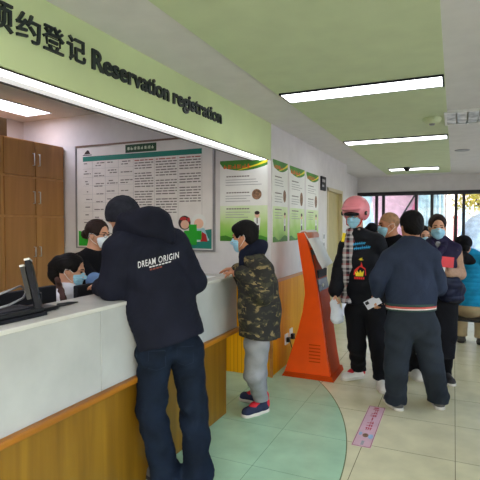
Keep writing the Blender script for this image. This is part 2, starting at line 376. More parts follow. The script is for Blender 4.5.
# ------------------------------------------------------------------ distance-field modelling (bodies and clothes)
class Sdf:
    def __init__(s, h=0.008): s.h = h; s.p = []; s.lo = []; s.hi = []
    def _bb(s, lo, hi, op):
        if op == 'add': s.lo.append(lo); s.hi.append(hi)
    def cone(s, a, b, r1, r2, k=0.02, flat=None, op='add'):
        a = np.array(a, float); b = np.array(b, float); ab = b-a; L2 = max(ab@ab, 1e-9); R = max(r1, r2)
        def fn(x, y, z):
            px, py, pz = x-a[0], y-a[1], z-a[2]
            if flat is not None:
                f, q = flat; dd = (px*f[0]+py*f[1]+pz*f[2])
                abf = ab@f
                t0 = np.clip((px*ab[0]+py*ab[1]+pz*ab[2])/L2, 0, 1); e = (dd-t0*abf)*(1/q-1)
                px = px+f[0]*e; py = py+f[1]*e; pz = pz+f[2]*e
            t = np.clip((px*ab[0]+py*ab[1]+pz*ab[2])/L2, 0, 1)
            d = np.sqrt((px-t*ab[0])**2+(py-t*ab[1])**2+(pz-t*ab[2])**2)-(r1+(r2-r1)*t)
            return d*(1 if flat is None else min(1, 0.5+0.5*flat[1]))
        lo = np.minimum(a, b)-R; hi = np.maximum(a, b)+R
        s._bb(lo, hi, op); s.p.append((op, fn, lo, hi, k)); return s
    def chain(s, pts, rs, k=0.02, flat=None):
        for i in range(len(pts)-1): s.cone(pts[i], pts[i+1], rs[i], rs[i+1], k, flat)
        return s
    def ell(s, c, r, ax=None, k=0.02, op='add'):
        c = np.array(c, float); r = np.array(r, float); A = np.eye(3) if ax is None else np.array(ax, float)
        def fn(x, y, z):
            px, py, pz = x-c[0], y-c[1], z-c[2]; q = [px*A[i][0]+py*A[i][1]+pz*A[i][2] for i in range(3)]
            k0 = np.sqrt((q[0]/r[0])**2+(q[1]/r[1])**2+(q[2]/r[2])**2); k1 = np.sqrt((q[0]/r[0]**2)**2+(q[1]/r[1]**2)**2+(q[2]/r[2]**2)**2)+1e-9
            return k0*(k0-1)/k1
        e = np.sqrt(((A*r[:, None])**2).sum(0)); lo = c-e; hi = c+e
        s._bb(lo, hi, op); s.p.append((op, fn, lo, hi, k)); return s
    def cut(s, p, n, k=0.004):                               # keep the side opposite to n
        p = np.array(p, float); n = np.array(n, float); n = n/np.linalg.norm(n)
        s.p.append(('cut', lambda x, y, z: (x-p[0])*n[0]+(y-p[1])*n[1]+(z-p[2])*n[2], None, None, k)); return s
    def mod(s, fn): s.p.append(('mod', fn, None, None, 0)); return s
    def mesh(s):
        h = s.h; lo = np.min(s.lo, 0)-4*h; hi = np.max(s.hi, 0)+4*h
        n = np.ceil((hi-lo)/h).astype(int)+1
        ax = [(lo[i]+h*np.arange(n[i])).astype(np.float32) for i in range(3)]
        F = np.full(n, 0.3, np.float32)
        for op, fn, a, b, k in s.p:
            if op in ('add', 'sub'):
                m = 3*h+k+0.012
                i0 = np.clip(np.floor((a-m-lo)/h).astype(int), 0, n-1); i1 = np.clip(np.ceil((b+m-lo)/h).astype(int)+1, 1, n)
                if (i1 <= i0).any(): continue
                sl = tuple(slice(i0[i], i1[i]) for i in range(3))
                d = fn(ax[0][sl[0]][:, None, None], ax[1][sl[1]][None, :, None], ax[2][sl[2]][None, None, :]); g = F[sl]
                if op == 'add':
                    hh = np.maximum(k-np.abs(d-g), 0)/max(k, 1e-6); F[sl] = np.minimum(d, g)-hh*hh*k*0.25
                else:
                    hh = np.maximum(k-np.abs(-d-g), 0)/max(k, 1e-6); F[sl] = np.maximum(-d, g)+hh*hh*k*0.25
            else:
                d = fn(ax[0][:, None, None], ax[1][None, :, None], ax[2][None, None, :])
                if op == 'cut': F = np.maximum(F, d).astype(np.float32)
                else: F = (F+np.where(np.abs(F) < 0.04, d, 0)).astype(np.float32)
        F[0] = F[-1] = 0.3; F[:, 0] = F[:, -1] = 0.3; F[:, :, 0] = F[:, :, -1] = 0.3
        I = F < 0
        cnt = np.zeros(n-1, np.int8)
        for dx in (0, 1):
            for dy in (0, 1):
                for dz in (0, 1): cnt += I[dx:n[0]-1+dx, dy:n[1]-1+dy, dz:n[2]-1+dz]
        cells = np.argwhere((cnt > 0) & (cnt < 8))
        idx = np.full(n-1, -1, np.int64); idx[tuple(cells.T)] = np.arange(len(cells))
        off = np.array([(i & 1, i >> 1 & 1, i >> 2 & 1) for i in range(8)])
        vals = np.stack([F[tuple((cells+o).T)] for o in off], 1)
        P = np.zeros((len(cells), 3)); W = np.zeros(len(cells))
        for i in range(8):
            for bit in (1, 2, 4):
                j = i | bit
                if j == i: continue
                x = (vals[:, i] < 0) != (vals[:, j] < 0); t = vals[:, i]/np.where(x, vals[:, i]-vals[:, j], 1)
                P += np.where(x[:, None], off[i]+(off[j]-off[i])*t[:, None], 0); W += x
        V = lo+h*(cells+P/W[:, None])
        quads = []
        for a in range(3):
            b, c = (a+1) % 3, (a+2) % 3
            s0 = [slice(None)]*3; s1 = [slice(None)]*3; s0[a] = slice(0, -1); s1[a] = slice(1, None)
            A = I[tuple(s0)]; B = I[tuple(s1)]; e = np.argwhere(A != B)
            e = e[(e[:, b] > 0) & (e[:, c] > 0)]
            ins = A[tuple(e.T)]
            q = []
            for db, dc in ((-1, -1), (0, -1), (0, 0), (-1, 0)):
                t = e.copy(); t[:, b] += db; t[:, c] += dc; q.append(idx[tuple(t.T)])
            q = np.stack(q, 1); q[~ins] = q[~ins][:, ::-1]; quads.append(q)
        Q = np.concatenate(quads); Q = Q[(Q >= 0).all(1)]
        return V, Q
    def build(s, name, mat, parent=None, origin=None):
        V, Q = s.mesh()
        org = np.array(root_of(parent).location) if parent is not None else np.array(origin if origin is not None else (0, 0, 0), float)
        me = bpy.data.meshes.new(name); V = V-org
        me.vertices.add(len(V)); me.vertices.foreach_set('co', V.astype(np.float32).ravel())
        me.loops.add(len(Q)*4); me.loops.foreach_set('vertex_index', Q.astype(np.int32).ravel())
        me.polygons.add(len(Q)); me.polygons.foreach_set('loop_start', np.arange(0, len(Q)*4, 4, dtype=np.int32))
        me.polygons.foreach_set('use_smooth', np.ones(len(Q), bool))
        me.update(calc_edges=True); me.materials.append(mat)
        o = bpy.data.objects.new(name, me); COL.objects.link(o)
        if parent is not None: o.parent = parent
        else: o.location = org
        o['_v'] = 0; del o['_v']
        return o
def folds(amp, f=26.0, seed=0.0, zs=1.0):
    def fn(x, y, z):
        wx = 0.035*np.sin(13*z+seed)+0.02*np.sin(23*y+2*seed); wz = 0.04*np.sin(11*x+9*y+seed)
        a = np.sin(f*((x+wx)*0.8+(z+wz)*zs)+seed)+np.sin(f*1.45*((y-wx)*0.7-(z-wz)*zs*0.8)+2*seed+1)
        a = a*0.5*np.sin(f*0.33*(x+y+z)+seed*3)
        c = np.sin(f*2.6*((x+1.5*wx)-0.6*(z+wz)*zs)+seed*5)*np.sin(f*0.7*(y+z+wx)+seed)
        c = 1-2*np.sqrt(np.abs(c))
        return amp*(a+0.22*c)
    return fn
def quilt(amp, step, z0=0.0):
    return lambda x, y, z: amp*(0.6-np.sqrt(np.abs(np.sin(math.pi*(z-z0)/step))))+0*x+0*y
def bvh(o):
    r = np.array(root_of(o).location); me = o.data
    return BVHTree.FromPolygons([Vector(np.array(v.co)+r) for v in me.vertices], [p.vertices[:] for p in me.polygons])
def decal(name, fr, vs, fs, target, mat, parent, lift=0.002, dist=0.6):
    """lay flat print onto cloth: each point of the print drops along the frame normal onto the garment"""
    o, ux, uy = [np.array(q, float) for q in fr]; n = np.cross(ux, uy); n /= np.linalg.norm(n); out = []
    last = None
    for v in vs:
        p = o+ux*v[0]+uy*v[1]; hit = target.ray_cast(Vector(p+n*dist), Vector(-n), 2*dist)
        if hit[0] is not None: last = (hit[0]-Vector(p)).dot(Vector(n))
        out.append(p+n*((last if last is not None else 0)+lift))
    return mk(name, out, fs, mat, parent)
def strips(rects, nx=6, ny=2):                              # subdivided flat rectangles (u0,u1,v0,v1[,skew])
    vs = []; fs = []
    for r in rects:
        u0, u1, v0, v1 = r[:4]; sk = r[4] if len(r) > 4 else 0; b = len(vs)
        for j in range(ny+1):
            for i in range(nx+1): vs.append((u0+(u1-u0)*i/nx, v0+(v1-v0)*j/ny+sk*i/nx, 0))
        for j in range(ny):
            for i in range(nx): k = b+j*(nx+1)+i; fs.append((k, k+1, k+nx+2, k+nx+1))
    return np.array(vs), fs
# ------------------------------------------------------------------ the room
CZ = 2.66; WX = -1.75; AY = 4.66; FY = 11.0; RX = 2.0; BY = -2.6; AC = 2.98; AX = -5.3
struct('floor', MB().box(AX, RX, BY, FY+0.1, -0.1, 0), M['floor'])
struct('ceiling', MB().box(WX, RX, BY, FY, CZ, CZ+0.5).box(-2.1, WX, AY+0.1, FY, CZ, CZ+0.5), M['ceil'])
struct('ceiling_alcove', MB().box(AX, WX, BY, AY, AC, AC+0.1), M['alcove'])
struct('trim_1', MB().box(-1.30, -0.075, BY+0.3, 10.4, CZ-0.012, CZ), M['ceilgreen'])
# header beam over the counter opening, with its green face
struct('trim_2', MB().box(-1.96, WX-0.012, BY, AY, 2.30, AC), M['alcove'])
struct('trim_3', MB().box(WX-0.012, WX, BY, AY+0.005, 2.285, CZ), M['sign_green'])
# walls
struct('wall_alcove', MB().box(AX, WX, AY, AY+0.12, 0, AC), M['wall'])
struct('wall_alcove_left', MB().box(AX-0.1, AX, BY, AY+0.12, 0, AC), M['alcove'])
DY0, DY1, DZ = 7.06, 8.12, 2.17
w = MB().box(WX-0.12, WX, AY+0.12, DY0, 0, CZ).box(WX-0.12, WX, DY0, DY1, DZ, CZ).box(WX-0.12, WX, DY1, 8.5, 0, CZ)
struct('wall_left', w, M['wall'])
struct('wall_left_far', MB().box(-2.12, -2.02, 8.5, FY, 0, CZ).box(-2.12, WX-0.12, 8.38, 8.5, 0, CZ), M['wall'])
struct('wall_far', MB().box(-2.12, RX, FY, FY+0.15, 2.30, CZ), M['wall'])
wr = MB().box(RX, RX+0.1, BY, FY+0.15, 0, 0.7).box(RX, RX+0.1, BY, FY+0.15, 2.45, CZ)
for k in range(6): wr.box(RX, RX+0.1, BY+2.6*k, BY+2.6*k+0.35, 0.7, 2.45)
struct('wall_right', wr, M['wall'])
for k in range(5):  # unseen windows added to let daylight into the dark hall
    a, b = BY+2.6*k+0.35, BY+2.6*(k+1)
    m = MB().box(RX+0.02, RX+0.08, a, a+0.05, 0.7, 2.45).box(RX+0.02, RX+0.08, b-0.05, b, 0.7, 2.45).box(RX+0.02, RX+0.08, a+0.05, b-0.05, 0.7, 0.75).box(RX+0.02, RX+0.08, a+0.05, b-0.05, 2.40, 2.45).box(RX+0.02, RX+0.08, (a+b)/2-0.03, (a+b)/2+0.03, 0.75, 2.40)
    wn = struct('window_%d' % (k+11), m, M['winframe'])
    MB().box(RX+0.045, RX+0.053, a+0.05, b-0.05, 0.75, 2.40).build('pane', M['glass'], wn)
struct('wall_behind', MB().box(AX, WX, BY-0.1, BY, 0, AC).box(WX, RX, BY-0.1, BY, 2.45, AC).box(WX, RX, BY-0.1, BY, 0, 0.4), M['wall'])
wn = struct('window_20', MB().box(WX, WX+0.06, BY-0.08, BY-0.02, 0.4, 2.45).box(RX-0.06, RX, BY-0.08, BY-0.02, 0.4, 2.45).box(WX+0.06, RX-0.06, BY-0.08, BY-0.02, 0.4, 0.46).box(WX+0.06, RX-0.06, BY-0.08, BY-0.02, 2.39, 2.45), M['winframe'])  # rear window out of view, added to brighten the corridor
MB().box(WX+0.06, RX-0.06, BY-0.055, BY-0.047, 0.46, 2.39).build('pane', M['glass'], wn)
# orange slatted wainscot and its cap
fc = (0, 0, 0)
struct('trim_4', MB().box(-2.9, WX+0.012, AY-0.014, AY, 0, 0.985).box(WX, WX+0.014, AY, 5.9, 0, 0.985), M['slat'])
struct('trim_5', MB().box(-2.9, WX+0.02, AY-0.026, AY, 0.985, 1.015).box(WX, WX+0.026, AY-0.02, 5.9, 0.985, 1.015), M['cap'])
struct('trim_6', MB().box(WX+0.0, WX+0.03, AY-0.03, AY, 0, 0.985), M['cap'])
# door in the side wall
dr = struct('door_1', MB().box(WX-0.10, WX-0.05, DY0+0.05, DY1-0.05, 0, DZ-0.05), M['door'])
struct('door_frame', MB().box(WX-0.12, WX+0.012, DY0, DY0+0.05, 0, DZ).box(WX-0.12, WX+0.012, DY1-0.05, DY1, 0, DZ).box(WX-0.12, WX+0.012, DY0, DY1, DZ-0.05, DZ), M['doorframe'], dr)
MB().tube([(WX-0.05, DY0+0.12, 1.0), (WX+0.0, DY0+0.12, 1.0), (WX+0.0, DY0+0.24, 1.0)], 0.011).build('door_handle', M['silver'], dr, True)
# far glazed front
xs = [-2.02, -1.60, -1.45, -0.76, -0.44, 0.03, 0.18, 1.05, 2.0]
for i in range(8):
    x0, x1 = xs[i], xs[i+1]
    fwid = 0.03
    m = MB().box(x0, x0+fwid, FY, FY+0.09, 0, 2.30).box(x1-fwid, x1, FY, FY+0.09, 0, 2.30).box(x0+fwid, x1-fwid, FY, FY+0.09, 2.24, 2.30).box(x0+fwid, x1-fwid, FY, FY+0.09, 0, 0.08)
    wn = struct('window_%d' % (i+1), m, M['winframe'])
    MB().box(x0+fwid, x1-fwid, FY+0.04, FY+0.048, 0.08, 2.24).build('pane', M['glass'], wn)
struct('trim_7', MB().box(-2.02, RX, FY-0.03, FY, 2.26, 2.32), M['winframe'])

# ------------------------------------------------------------------ lamps
def ceiling_light(x0, x1, y0, y1, z, label, group=None, name='ceiling_light', lamp='lamp'):
    e = empty(name, ((x0+x1)/2, (y0+y1)/2, z), label, 'light', group)
    b = 0.012
    MB().box(x0, x1, y0, y0+b, z-0.014, z).box(x0, x1, y1-b, y1, z-0.014, z).box(x0, x0+b, y0+b, y1-b, z-0.014, z).box(x1-b, x1, y0+b, y1-b, z-0.014, z).build('frame', M['dark'] if lamp == 'lamp' else M['silver'], e)
    MB().box(x0+b, x1-b, y0+b, y1-b, z-0.011, z-0.002).build('diffuser', M[lamp], e)
    return e
ZL = CZ-0.012
ceiling_light(-1.28, -0.08, 3.58, 3.86, ZL, 'largest and nearest long ceiling light in the green ceiling band', 'corridor ceiling lights')
ceiling_light(-1.28, -0.08, 5.96, 6.24, ZL, 'middle long ceiling light in the green band, behind the nearest one', 'corridor ceiling lights')
l3 = ceiling_light(-1.14, -0.26, 9.25, 9.62, ZL, 'farthest and smallest ceiling light, near the far windows', 'corridor ceiling lights')
# added unseen lamps behind the camera and over the right side, brightening the corridor
for yy in (1.2, -1.2):
    ceiling_light(-1.28, -0.08, yy-0.14, yy+0.14, ZL, 'added unseen ceiling light in the green band behind the viewer', 'added corridor ceiling lights behind')
for yy in (0.2, 4.6, 8.0):
    ceiling_light(0.75, 1.75, yy-0.14, yy+0.14, CZ, 'added unseen ceiling light over the right side of the hall', 'added right side ceiling lights')
ceiling_light(-4.92, -4.50, 3.2, 4.38, AC, 'square bluish ceiling light above the wooden cabinets', None, 'ceiling_light', 'lampcool')
ceiling_light(-3.6, -3.0, 1.2, 2.4, AC, 'added unseen ceiling light over the staff desk', 'added alcove lights out of view', 'ceiling_light', 'lampcool')  # this lamp and the next are added out of view for more light
ceiling_light(-3.6, -3.0, -1.2, 0.0, AC, 'added unseen ceiling light over the staff desk', 'added alcove lights out of view', 'ceiling_light', 'lampcool')
e = empty('strip_light', (-1.86, 2.0, 2.30), 'long white strip light under the green sign beam above the counter', 'light')
MB().box(-1.868, -1.772, -2.3, AY-0.03, 2.284, 2.300).build('diffuser', M['strip'], e)
MB().box(-1.95, -1.872, -2.3, AY-0.03, 2.288, 2.303).build('housing', M['strip2'], e)
MB().box(-1.772, -1.763, -2.3, AY-0.03, 2.280, 2.300).box(-1.958, -1.95, -2.3, AY-0.03, 2.280, 2.300).build('edge_trim', M['darkgap'], e)
# ceiling fittings
def disc(name, c, r, h, label, cat, mat, hub=None):
    e = empty(name, c, label, cat)
    x, y, z = c
    MB().tube([(x, y, z), (x, y, z-h*0.4), (x, y, z-h*0.8), (x, y, z-h)], [r, r, r*0.85, r*0.6], 24).build('cover', mat, e, False)
    if hub: MB().tube([(x, y, z-h), (x, y, z-h-0.015)], [r*0.35, r*0.25], 16).build('sensor', M[hub], e)
    return e
disc('smoke_detector', (-0.21, 5.02, ZL), 0.085, 0.055, 'round pale smoke detector on the green ceiling band', 'smoke detector', M['ceilgreen'], 'grey')
disc('ceiling_speaker', (0.09, 7.44, CZ), 0.10, 0.015, 'flat round disc on the ceiling right of the green band', 'speaker', M['grey'])
disc('dome_camera', (-0.80, 9.18, ZL+0.003), 0.06, 0.06, 'small dark dome hanging in front of the farthest ceiling light', 'camera', M['dark'], 'black')
v = empty('ceiling_vent', (0.33, 5.1, CZ), 'metallic mottled grey blue ceiling vent right of the smoke detector', 'vent')
vm = MB()
for k in range(9): vm.box(-0.08+k*0.095, -0.08+k*0.095+0.082, 4.84, 5.36, CZ-0.02, CZ-0.008)
vm.build('louvre', M['chrome'], v)
MB().box(-0.10, 0.80, 4.80, 4.835, CZ-0.025, CZ).box(-0.10, 0.80, 5.365, 5.40, CZ-0.025, CZ).box(-0.10, -0.08, 4.835, 5.365, CZ-0.025, CZ).box(0.78, 0.80, 4.835, 5.365, CZ-0.025, CZ).build('frame', M['whitep'], v)

# ------------------------------------------------------------------ sign over the counter
FS = ((WX, 0, 0), (0, 1, 0), (0, 0, 1))                     # side wall frame: u = y, v = z
sg = empty('wall_sign', (WX, 2.4, 2.43), 'dark lettering reading Reservation registration with four Chinese characters on the green beam', 'sign')
for ch, y0, y1 in (('预', 1.335, 1.485), ('约', 1.502, 1.634), ('登', 1.648, 1.780), ('记', 1.800, 1.926)):
    vs, fs = text_mesh(ch, 0.15, y1-y0, 0.122, 0.0018, 0.006)
    vs[:, 0] += y0; vs[:, 1] += 2.431
    o = mk('character', place(FS, vs, 0.007), fs, M['letters'], sg)
for wd, y0, y1, zz in (('Reservation', 1.975, 2.712, 2.436), ('registration', 2.762, 3.492, 2.4355)):
    vs, fs = text_mesh(wd, 0.14, y1-y0, None, 0.0035, 0.006)
    cap = 0.14*0.72
    vs[:, 1] *= 0.104/cap; vs[:, 0] += y0; vs[:, 1] += zz
    mk('word', place(FS, vs, 0.007), fs, M['letters'], sg)

# ------------------------------------------------------------------ reception counter
CT = 1.165
ct = empty('reception_counter', (-1.95, 1.5, 0), 'long reception counter with white marble front, wooden ledge and wooden base', 'counter')
Y0, Y1 = -1.8, 3.81
m = MB(); ys = [Y0]+[-0.97, 0.03, 1.03, 2.03, 3.03]+[Y1]
for a, b in zip(ys[:-1], ys[1:]): m.bbox(WX-0.03, WX, a+0.0015, b-0.0015, 0.70, CT-0.022, 0.003)
m.box(-2.10, WX-0.03, Y1-0.03, Y1, 0.70, CT-0.022)
m.build('front_panel', M['marble'], ct)
MB().bbox(-2.115, WX+0.006, Y0, Y1+0.006, CT-0.024, CT, 0.005).build('worktop', M['worktop'], ct)
MB().bbox(-2.10, WX+0.035, Y0, Y1+0.03, 0.665, 0.70, 0.008).build('ledge', M['cledge'], ct)
MB().box(-2.05, WX-0.005, Y0, 3.60, 0.0, 0.665).build('base', M['cwood'], ct)
MB().box(-2.75, -2.10, Y0, 3.7, 0.72, 0.75).build('desk_top', M['cabedge'], ct)
MB().box(-2.10, -2.075, Y0, 3.7, 0.0, CT-0.024).build('back_panel', M['cwood'], ct)
for yy in (Y0+0.1, 0.4, 2.0, 3.6): MB().box(-2.7, -2.1, yy-0.02, yy+0.02, 0, 0.72).build('desk_side', M['cabedge'], ct)

# ------------------------------------------------------------------ wooden wall cabinets
def cabinet(y0, y1, label):
    x0, x1 = -5.10, -4.57
    e = empty('cabinet', ((x0+x1)/2, (y0+y1)/2, 0), label, 'cabinet', 'wooden wall cabinets')
    MB().box(x0, x1-0.022, y0, y1, 0, 2.60).build('body', M['cabedge'], e)
    ym = (y0+y1)/2
    for z0, z1, hz in ((0.08, 1.695, (1.225, 1.34)), (1.72, 2.155, (1.86, 2.0)), (2.18, 2.59, (2.31, 2.45))):
        for a, b, hy in ((y0+0.03, ym-0.006, ym-0.035), (ym+0.006, y1-0.012, ym+0.045)):
            d = MB().bbox(x1-0.022, x1, a, b, z0, z1, 0.003).build('door', M['cab'], e)
            MB().tube([(x1, hy, hz[0]), (x1+0.028, hy, hz[0]), (x1+0.028, hy, hz[1]), (x1, hy, hz[1])], 0.006).build('handle', M['silver'], d, True)
cabinet(3.72, 4.64, 'tall honey coloured wooden cabinet beside the white wall, two doors wide')
cabinet(2.80, 3.715, 'tall wooden cabinet mostly cut off by the left edge of the photo')
e = empty('cardboard_box', (-4.79, 3.60, 2.60), 'brown cardboard box on top of the wooden cabinets', 'box')
MB().bbox(-5.0, -4.60, 3.40, 3.82, 2.601, 2.80, 0.006).build('box_body', M['carton'], e)
MB().box(-5.0, -4.60, 3.585, 3.635, 2.80, 2.803).build('tape', M['cap'], e)

# ------------------------------------------------------------------ notice board on the alcove wall
rnd = random.Random(11)
FB = ((0, AY, 0), (1, 0, 0), (0, 0, 1))                     # alcove wall frame: u = x, v = z, normal towards the hall
bd = empty('notice_board', (-3.39, AY, 1.30), 'large framed notice board with a table of small print and teal title bar', 'notice board')
bx0, bx1, bz0, bz1 = -4.36, -2.42, 1.33, 2.575
MB().rect(FB, bx0, bx1, bz0, bz1, 0.0, 0.018).build('panel', M['boardface'], bd)
MB().rect(FB, bx0-0.02, bx0, bz0-0.02, bz1+0.02, 0, 0.03).rect(FB, bx1, bx1+0.02, bz0-0.02, bz1+0.02, 0, 0.03).rect(FB, bx0, bx1, bz0-0.02, bz0, 0, 0.03).build('frame', M['alu'], bd)
MB().rect(FB, bx0, bx1, bz1, bz1+0.02, 0, 0.03).build('top_frame', M['brownframe'], bd)
MB().rect(FB, -4.26, -2.56, 2.395, 2.455, 0.018, 0.002).build('title_bar', M['teal'], bd)
t = MB().rect(FB, -3.60, -3.16, 2.465, 2.56, 0.018, 0.003).build('title_plate', M['dkgreen'], bd)
g = MB()
for k in range(8): glyph(g, FB, -3.575+k*0.049, 2.492, 0.043, 0.021, 0.001, rnd)
g.build('title_print', M['pprint'], t)
MB().plate(FB, [(-4.24, 2.485), (-4.14, 2.485), (-4.165, 2.53), (-4.19, 2.535), (-4.215, 2.515)], 0.018, 0.001).rect(FB, -4.26, -4.12, 2.468, 2.478, 0.018, 0.001).build('emblem', M['pblack'], bd)
cols = [(-4.26, -4.12), (-4.10, -3.92), (-3.90, -3.72), (-3.70, -3.50), (-3.48, -3.20), (-3.18, -2.88), (-2.86, -2.57)]
ink = MB(); red = MB(); lines = MB()
for ci, (u0, u1) in enumerate(cols):
    z = 2.37; row = 0
    lines.rect(FB, u1+0.009, u1+0.0115, 1.50, 2.39, 0.018, 0.001)
    while z > (1.55 if ci < 5 else 1.86):
        dense = ci >= 4
        nl = rnd.randint(1, 2) if not dense else rnd.randint(4, 7)
        for k in range(nl):
            if z < 1.5: break
            u = u0+0.01+(0 if dense else rnd.uniform(0, 0.05)); ue = u1-(0.005 if dense else rnd.uniform(0, 0.08))
            while u < ue-0.015:
                du = rnd.uniform(0.03, 0.09); tgt = red if (dense and row == 0 and k == 0) else ink
                tgt.rect(FB, u, min(u+du, ue), z-0.008, z+0.004, 0.018, 0.0008); u += du+0.012
            z -= 0.031
        z -= 0.03 if dense else 0.065; row += 1
for z in np.arange(2.30, 1.5, -0.105): lines.rect(FB, -4.26, -3.49, z, z+0.002, 0.018, 0.0009)
ink.build('table_text', M['boardink'], bd); red.build('red_text', M['redink'], bd); lines.build('table_lines', M['greyink'], bd)
hill = [(-4.34, 1.34), (-2.44, 1.34), (-2.44, 1.56)]+[(-2.44-1.9*i/16, 1.42+0.14*math.exp(-(i/2.2)**2)+0.10*math.exp(-((16-i)/2.5)**2)+0.012*math.sin(i)) for i in range(1, 17)]
MB().plate(FB, hill, 0.018, 0.001).build('printed_hills', M['teal'], bd)
MB().plate(FB, [(-4.34, 1.34), (-4.0, 1.34), (-4.05, 1.44), (-4.18, 1.50), (-4.34, 1.53)], 0.019, 0.001).build('printed_lawn', M['pbrightgreen'], bd)
MB().ell(FB, -2.68, 1.445, 0.21, 0.03, 0.0191, 0.001).build('printed_cloud', M['pwhite'], bd)
c = MB().ell(FB, -2.785, 1.63, 0.08, 0.08, 0.019, 0.0015).build('printed_girl', M['pblack'], bd)
MB().ell(FB, -2.78, 1.61, 0.055, 0.05, 0.0205, 0.001).build('face', M['pskin'], c)
MB().ell(FB, -2.80, 1.675, 0.045, 0.02, 0.0215, 0.001).ell(FB, -2.73, 1.665, 0.018, 0.026, 0.0215, 0.001).build('bow', M['pred'], c)
c = MB().ell(FB, -2.60, 1.645, 0.09, 0.085, 0.019, 0.0015).build('printed_woman', M['pwhite'], bd)
MB().ell(FB, -2.60, 1.62, 0.06, 0.055, 0.0205, 0.001).build('face', M['pskin'], c)
MB().plate(FB, [(-2.66, 1.57), (-2.53, 1.57), (-2.47, 1.43), (-2.70, 1.43)], 0.0192, 0.001).build('coat', M['plblue'], c)
MB().plate(FB, [(-2.56, 1.53), (-2.51, 1.50), (-2.49, 1.42), (-2.58, 1.42)], 0.0205, 0.001).build('scarf', M['pred'], c)
MB().rect(FB, -2.725, -2.625, 1.38, 1.61, 0.0215, 0.0015).rect(FB, -2.79, -2.565, 1.44, 1.54, 0.0216, 0.0015).build('printed_cross', M['pbrightgreen'], bd)

# ------------------------------------------------------------------ health posters
def poster(fr, u0, u1, v0, v1, label, seed, full=True):
    rnd = random.Random(seed)
    fr = tuple(np.array(q, float) for q in fr); W = u1-u0; H = v1-v0
    base = fr[0]+fr[1]*((u0+u1)/2)+fr[2]*v0
    e = empty('wall_poster', base, label, 'poster', 'green health posters')
    MB().rect(fr, u0, u1, v0, v1, 0, 0.006).build('sheet', M['pwhite'], e)
    MB().rect(fr, u0, u1, v0, v0+H*0.44, 0.006, 0.0006).build('green_print', M['pprint'], e)
    f = lambda t: v1-H*(0.075+0.055*math.sin(t*math.pi)+0.0*t)
    MB().plate(fr, [(u0, v1), (u1, v1), (u1, v1-H*0.07)]+[(u1-W*i/14, f(1-i/14)) for i in range(1, 14)]+[(u0, v1-H*0.03)], 0.006, 0.0008).build('header', M['pgreen'], e)
    sw = [(u0+W*(0.35+0.65*i/10), v1-H*(0.125-0.085*(i/10)**1.4)) for i in range(11)]
    MB().plate(fr, sw+[(u1, v1-H*0.005), (u0+W*0.8, v1-H*0.055)], 0.0068, 0.0006).build('swoosh', M['pyellow'], e)
    g = MB(); s = W*0.095
    for k in range(6): glyph(g, fr, u0+W*0.07+k*s*1.04, v1-H*0.108, s, 0.0074, 0.0008, rnd)
    g.build('title', M['porange'], e)
    tx = MB(); gx = MB()
    for z in (0.80, 0.60, 0.40):
        u = u0+W*0.14
        while u < u0+W*0.58: tx.rect(fr, u, u+W*0.045, v0+H*z-0.005, v0+H*z+0.007, 0.0066, 0.0006); u += W*0.055
        for k in range(3):
            v = v0+H*(z-0.04-0.032*k); gx.rect(fr, u0+W*0.12, u0+W*rnd.uniform(0.5, 0.66 if z < 0.8 else 0.9), v-0.003, v+0.003, 0.0066, 0.0005)
    tx.build('headings', M['boardink'], e); gx.build('text_lines', M['greyink'], e)
    MB().ell(fr, u0+W*0.78, v0+H*0.575, W*0.10, W*0.10*(1.0 if full else 1.4), 0.0066, 0.0008).build('round_picture', M['pphoto'], e)
    c = MB().plate(fr, [(u0+W*0.74, v0+H*0.14), (u0+W*0.84, v0+H*0.14), (u0+W*0.86, v0+H*0.29), (u0+W*0.72, v0+H*0.29)], 0.0068, 0.0008).build('printed_doctor', M['pwhite'], e)
    MB().ell(fr, u0+W*0.79, v0+H*0.325, W*0.05, W*0.055, 0.0076, 0.0008).build('face', M['pskin'], c)
    MB().ell(fr, u0+W*0.79, v0+H*0.35, W*0.052, W*0.035, 0.0082, 0.0008).rect(fr, u0+W*0.75, u0+W*0.83, v0+H*0.13, v0+H*0.20, 0.0078, 0.0006).rect(fr, u0+W*0.78, u0+W*0.80, v0+H*0.22, v0+H*0.29, 0.0078, 0.0006).build('hair_and_trousers', M['pblack'], c)
    MB().plate(fr, [(u0, v0), (u1, v0), (u1, v0+H*0.05)]+[(u1-W*i/8, v0+H*(0.05+0.03*math.sin(i))) for i in range(1, 8)]+[(u0, v0+H*0.06)], 0.0066, 0.0007).build('footer', M['pgreen'], e)
poster(FB, -2.34, -1.785, 1.43, 2.30, 'health poster on the end wall above the head in camouflage', 1)
poster(FS, 4.70, 5.19, 1.42, 2.30, 'health poster next to the corner, first of the three on the side wall', 2, False)
poster(FS, 5.26, 5.86, 1.42, 2.295, 'health poster in the middle of the three on the side wall', 3, False)
poster(FS, 5.94, 6.54, 1.42, 2.29, 'health poster nearest the door, above the orange kiosk', 4, False)

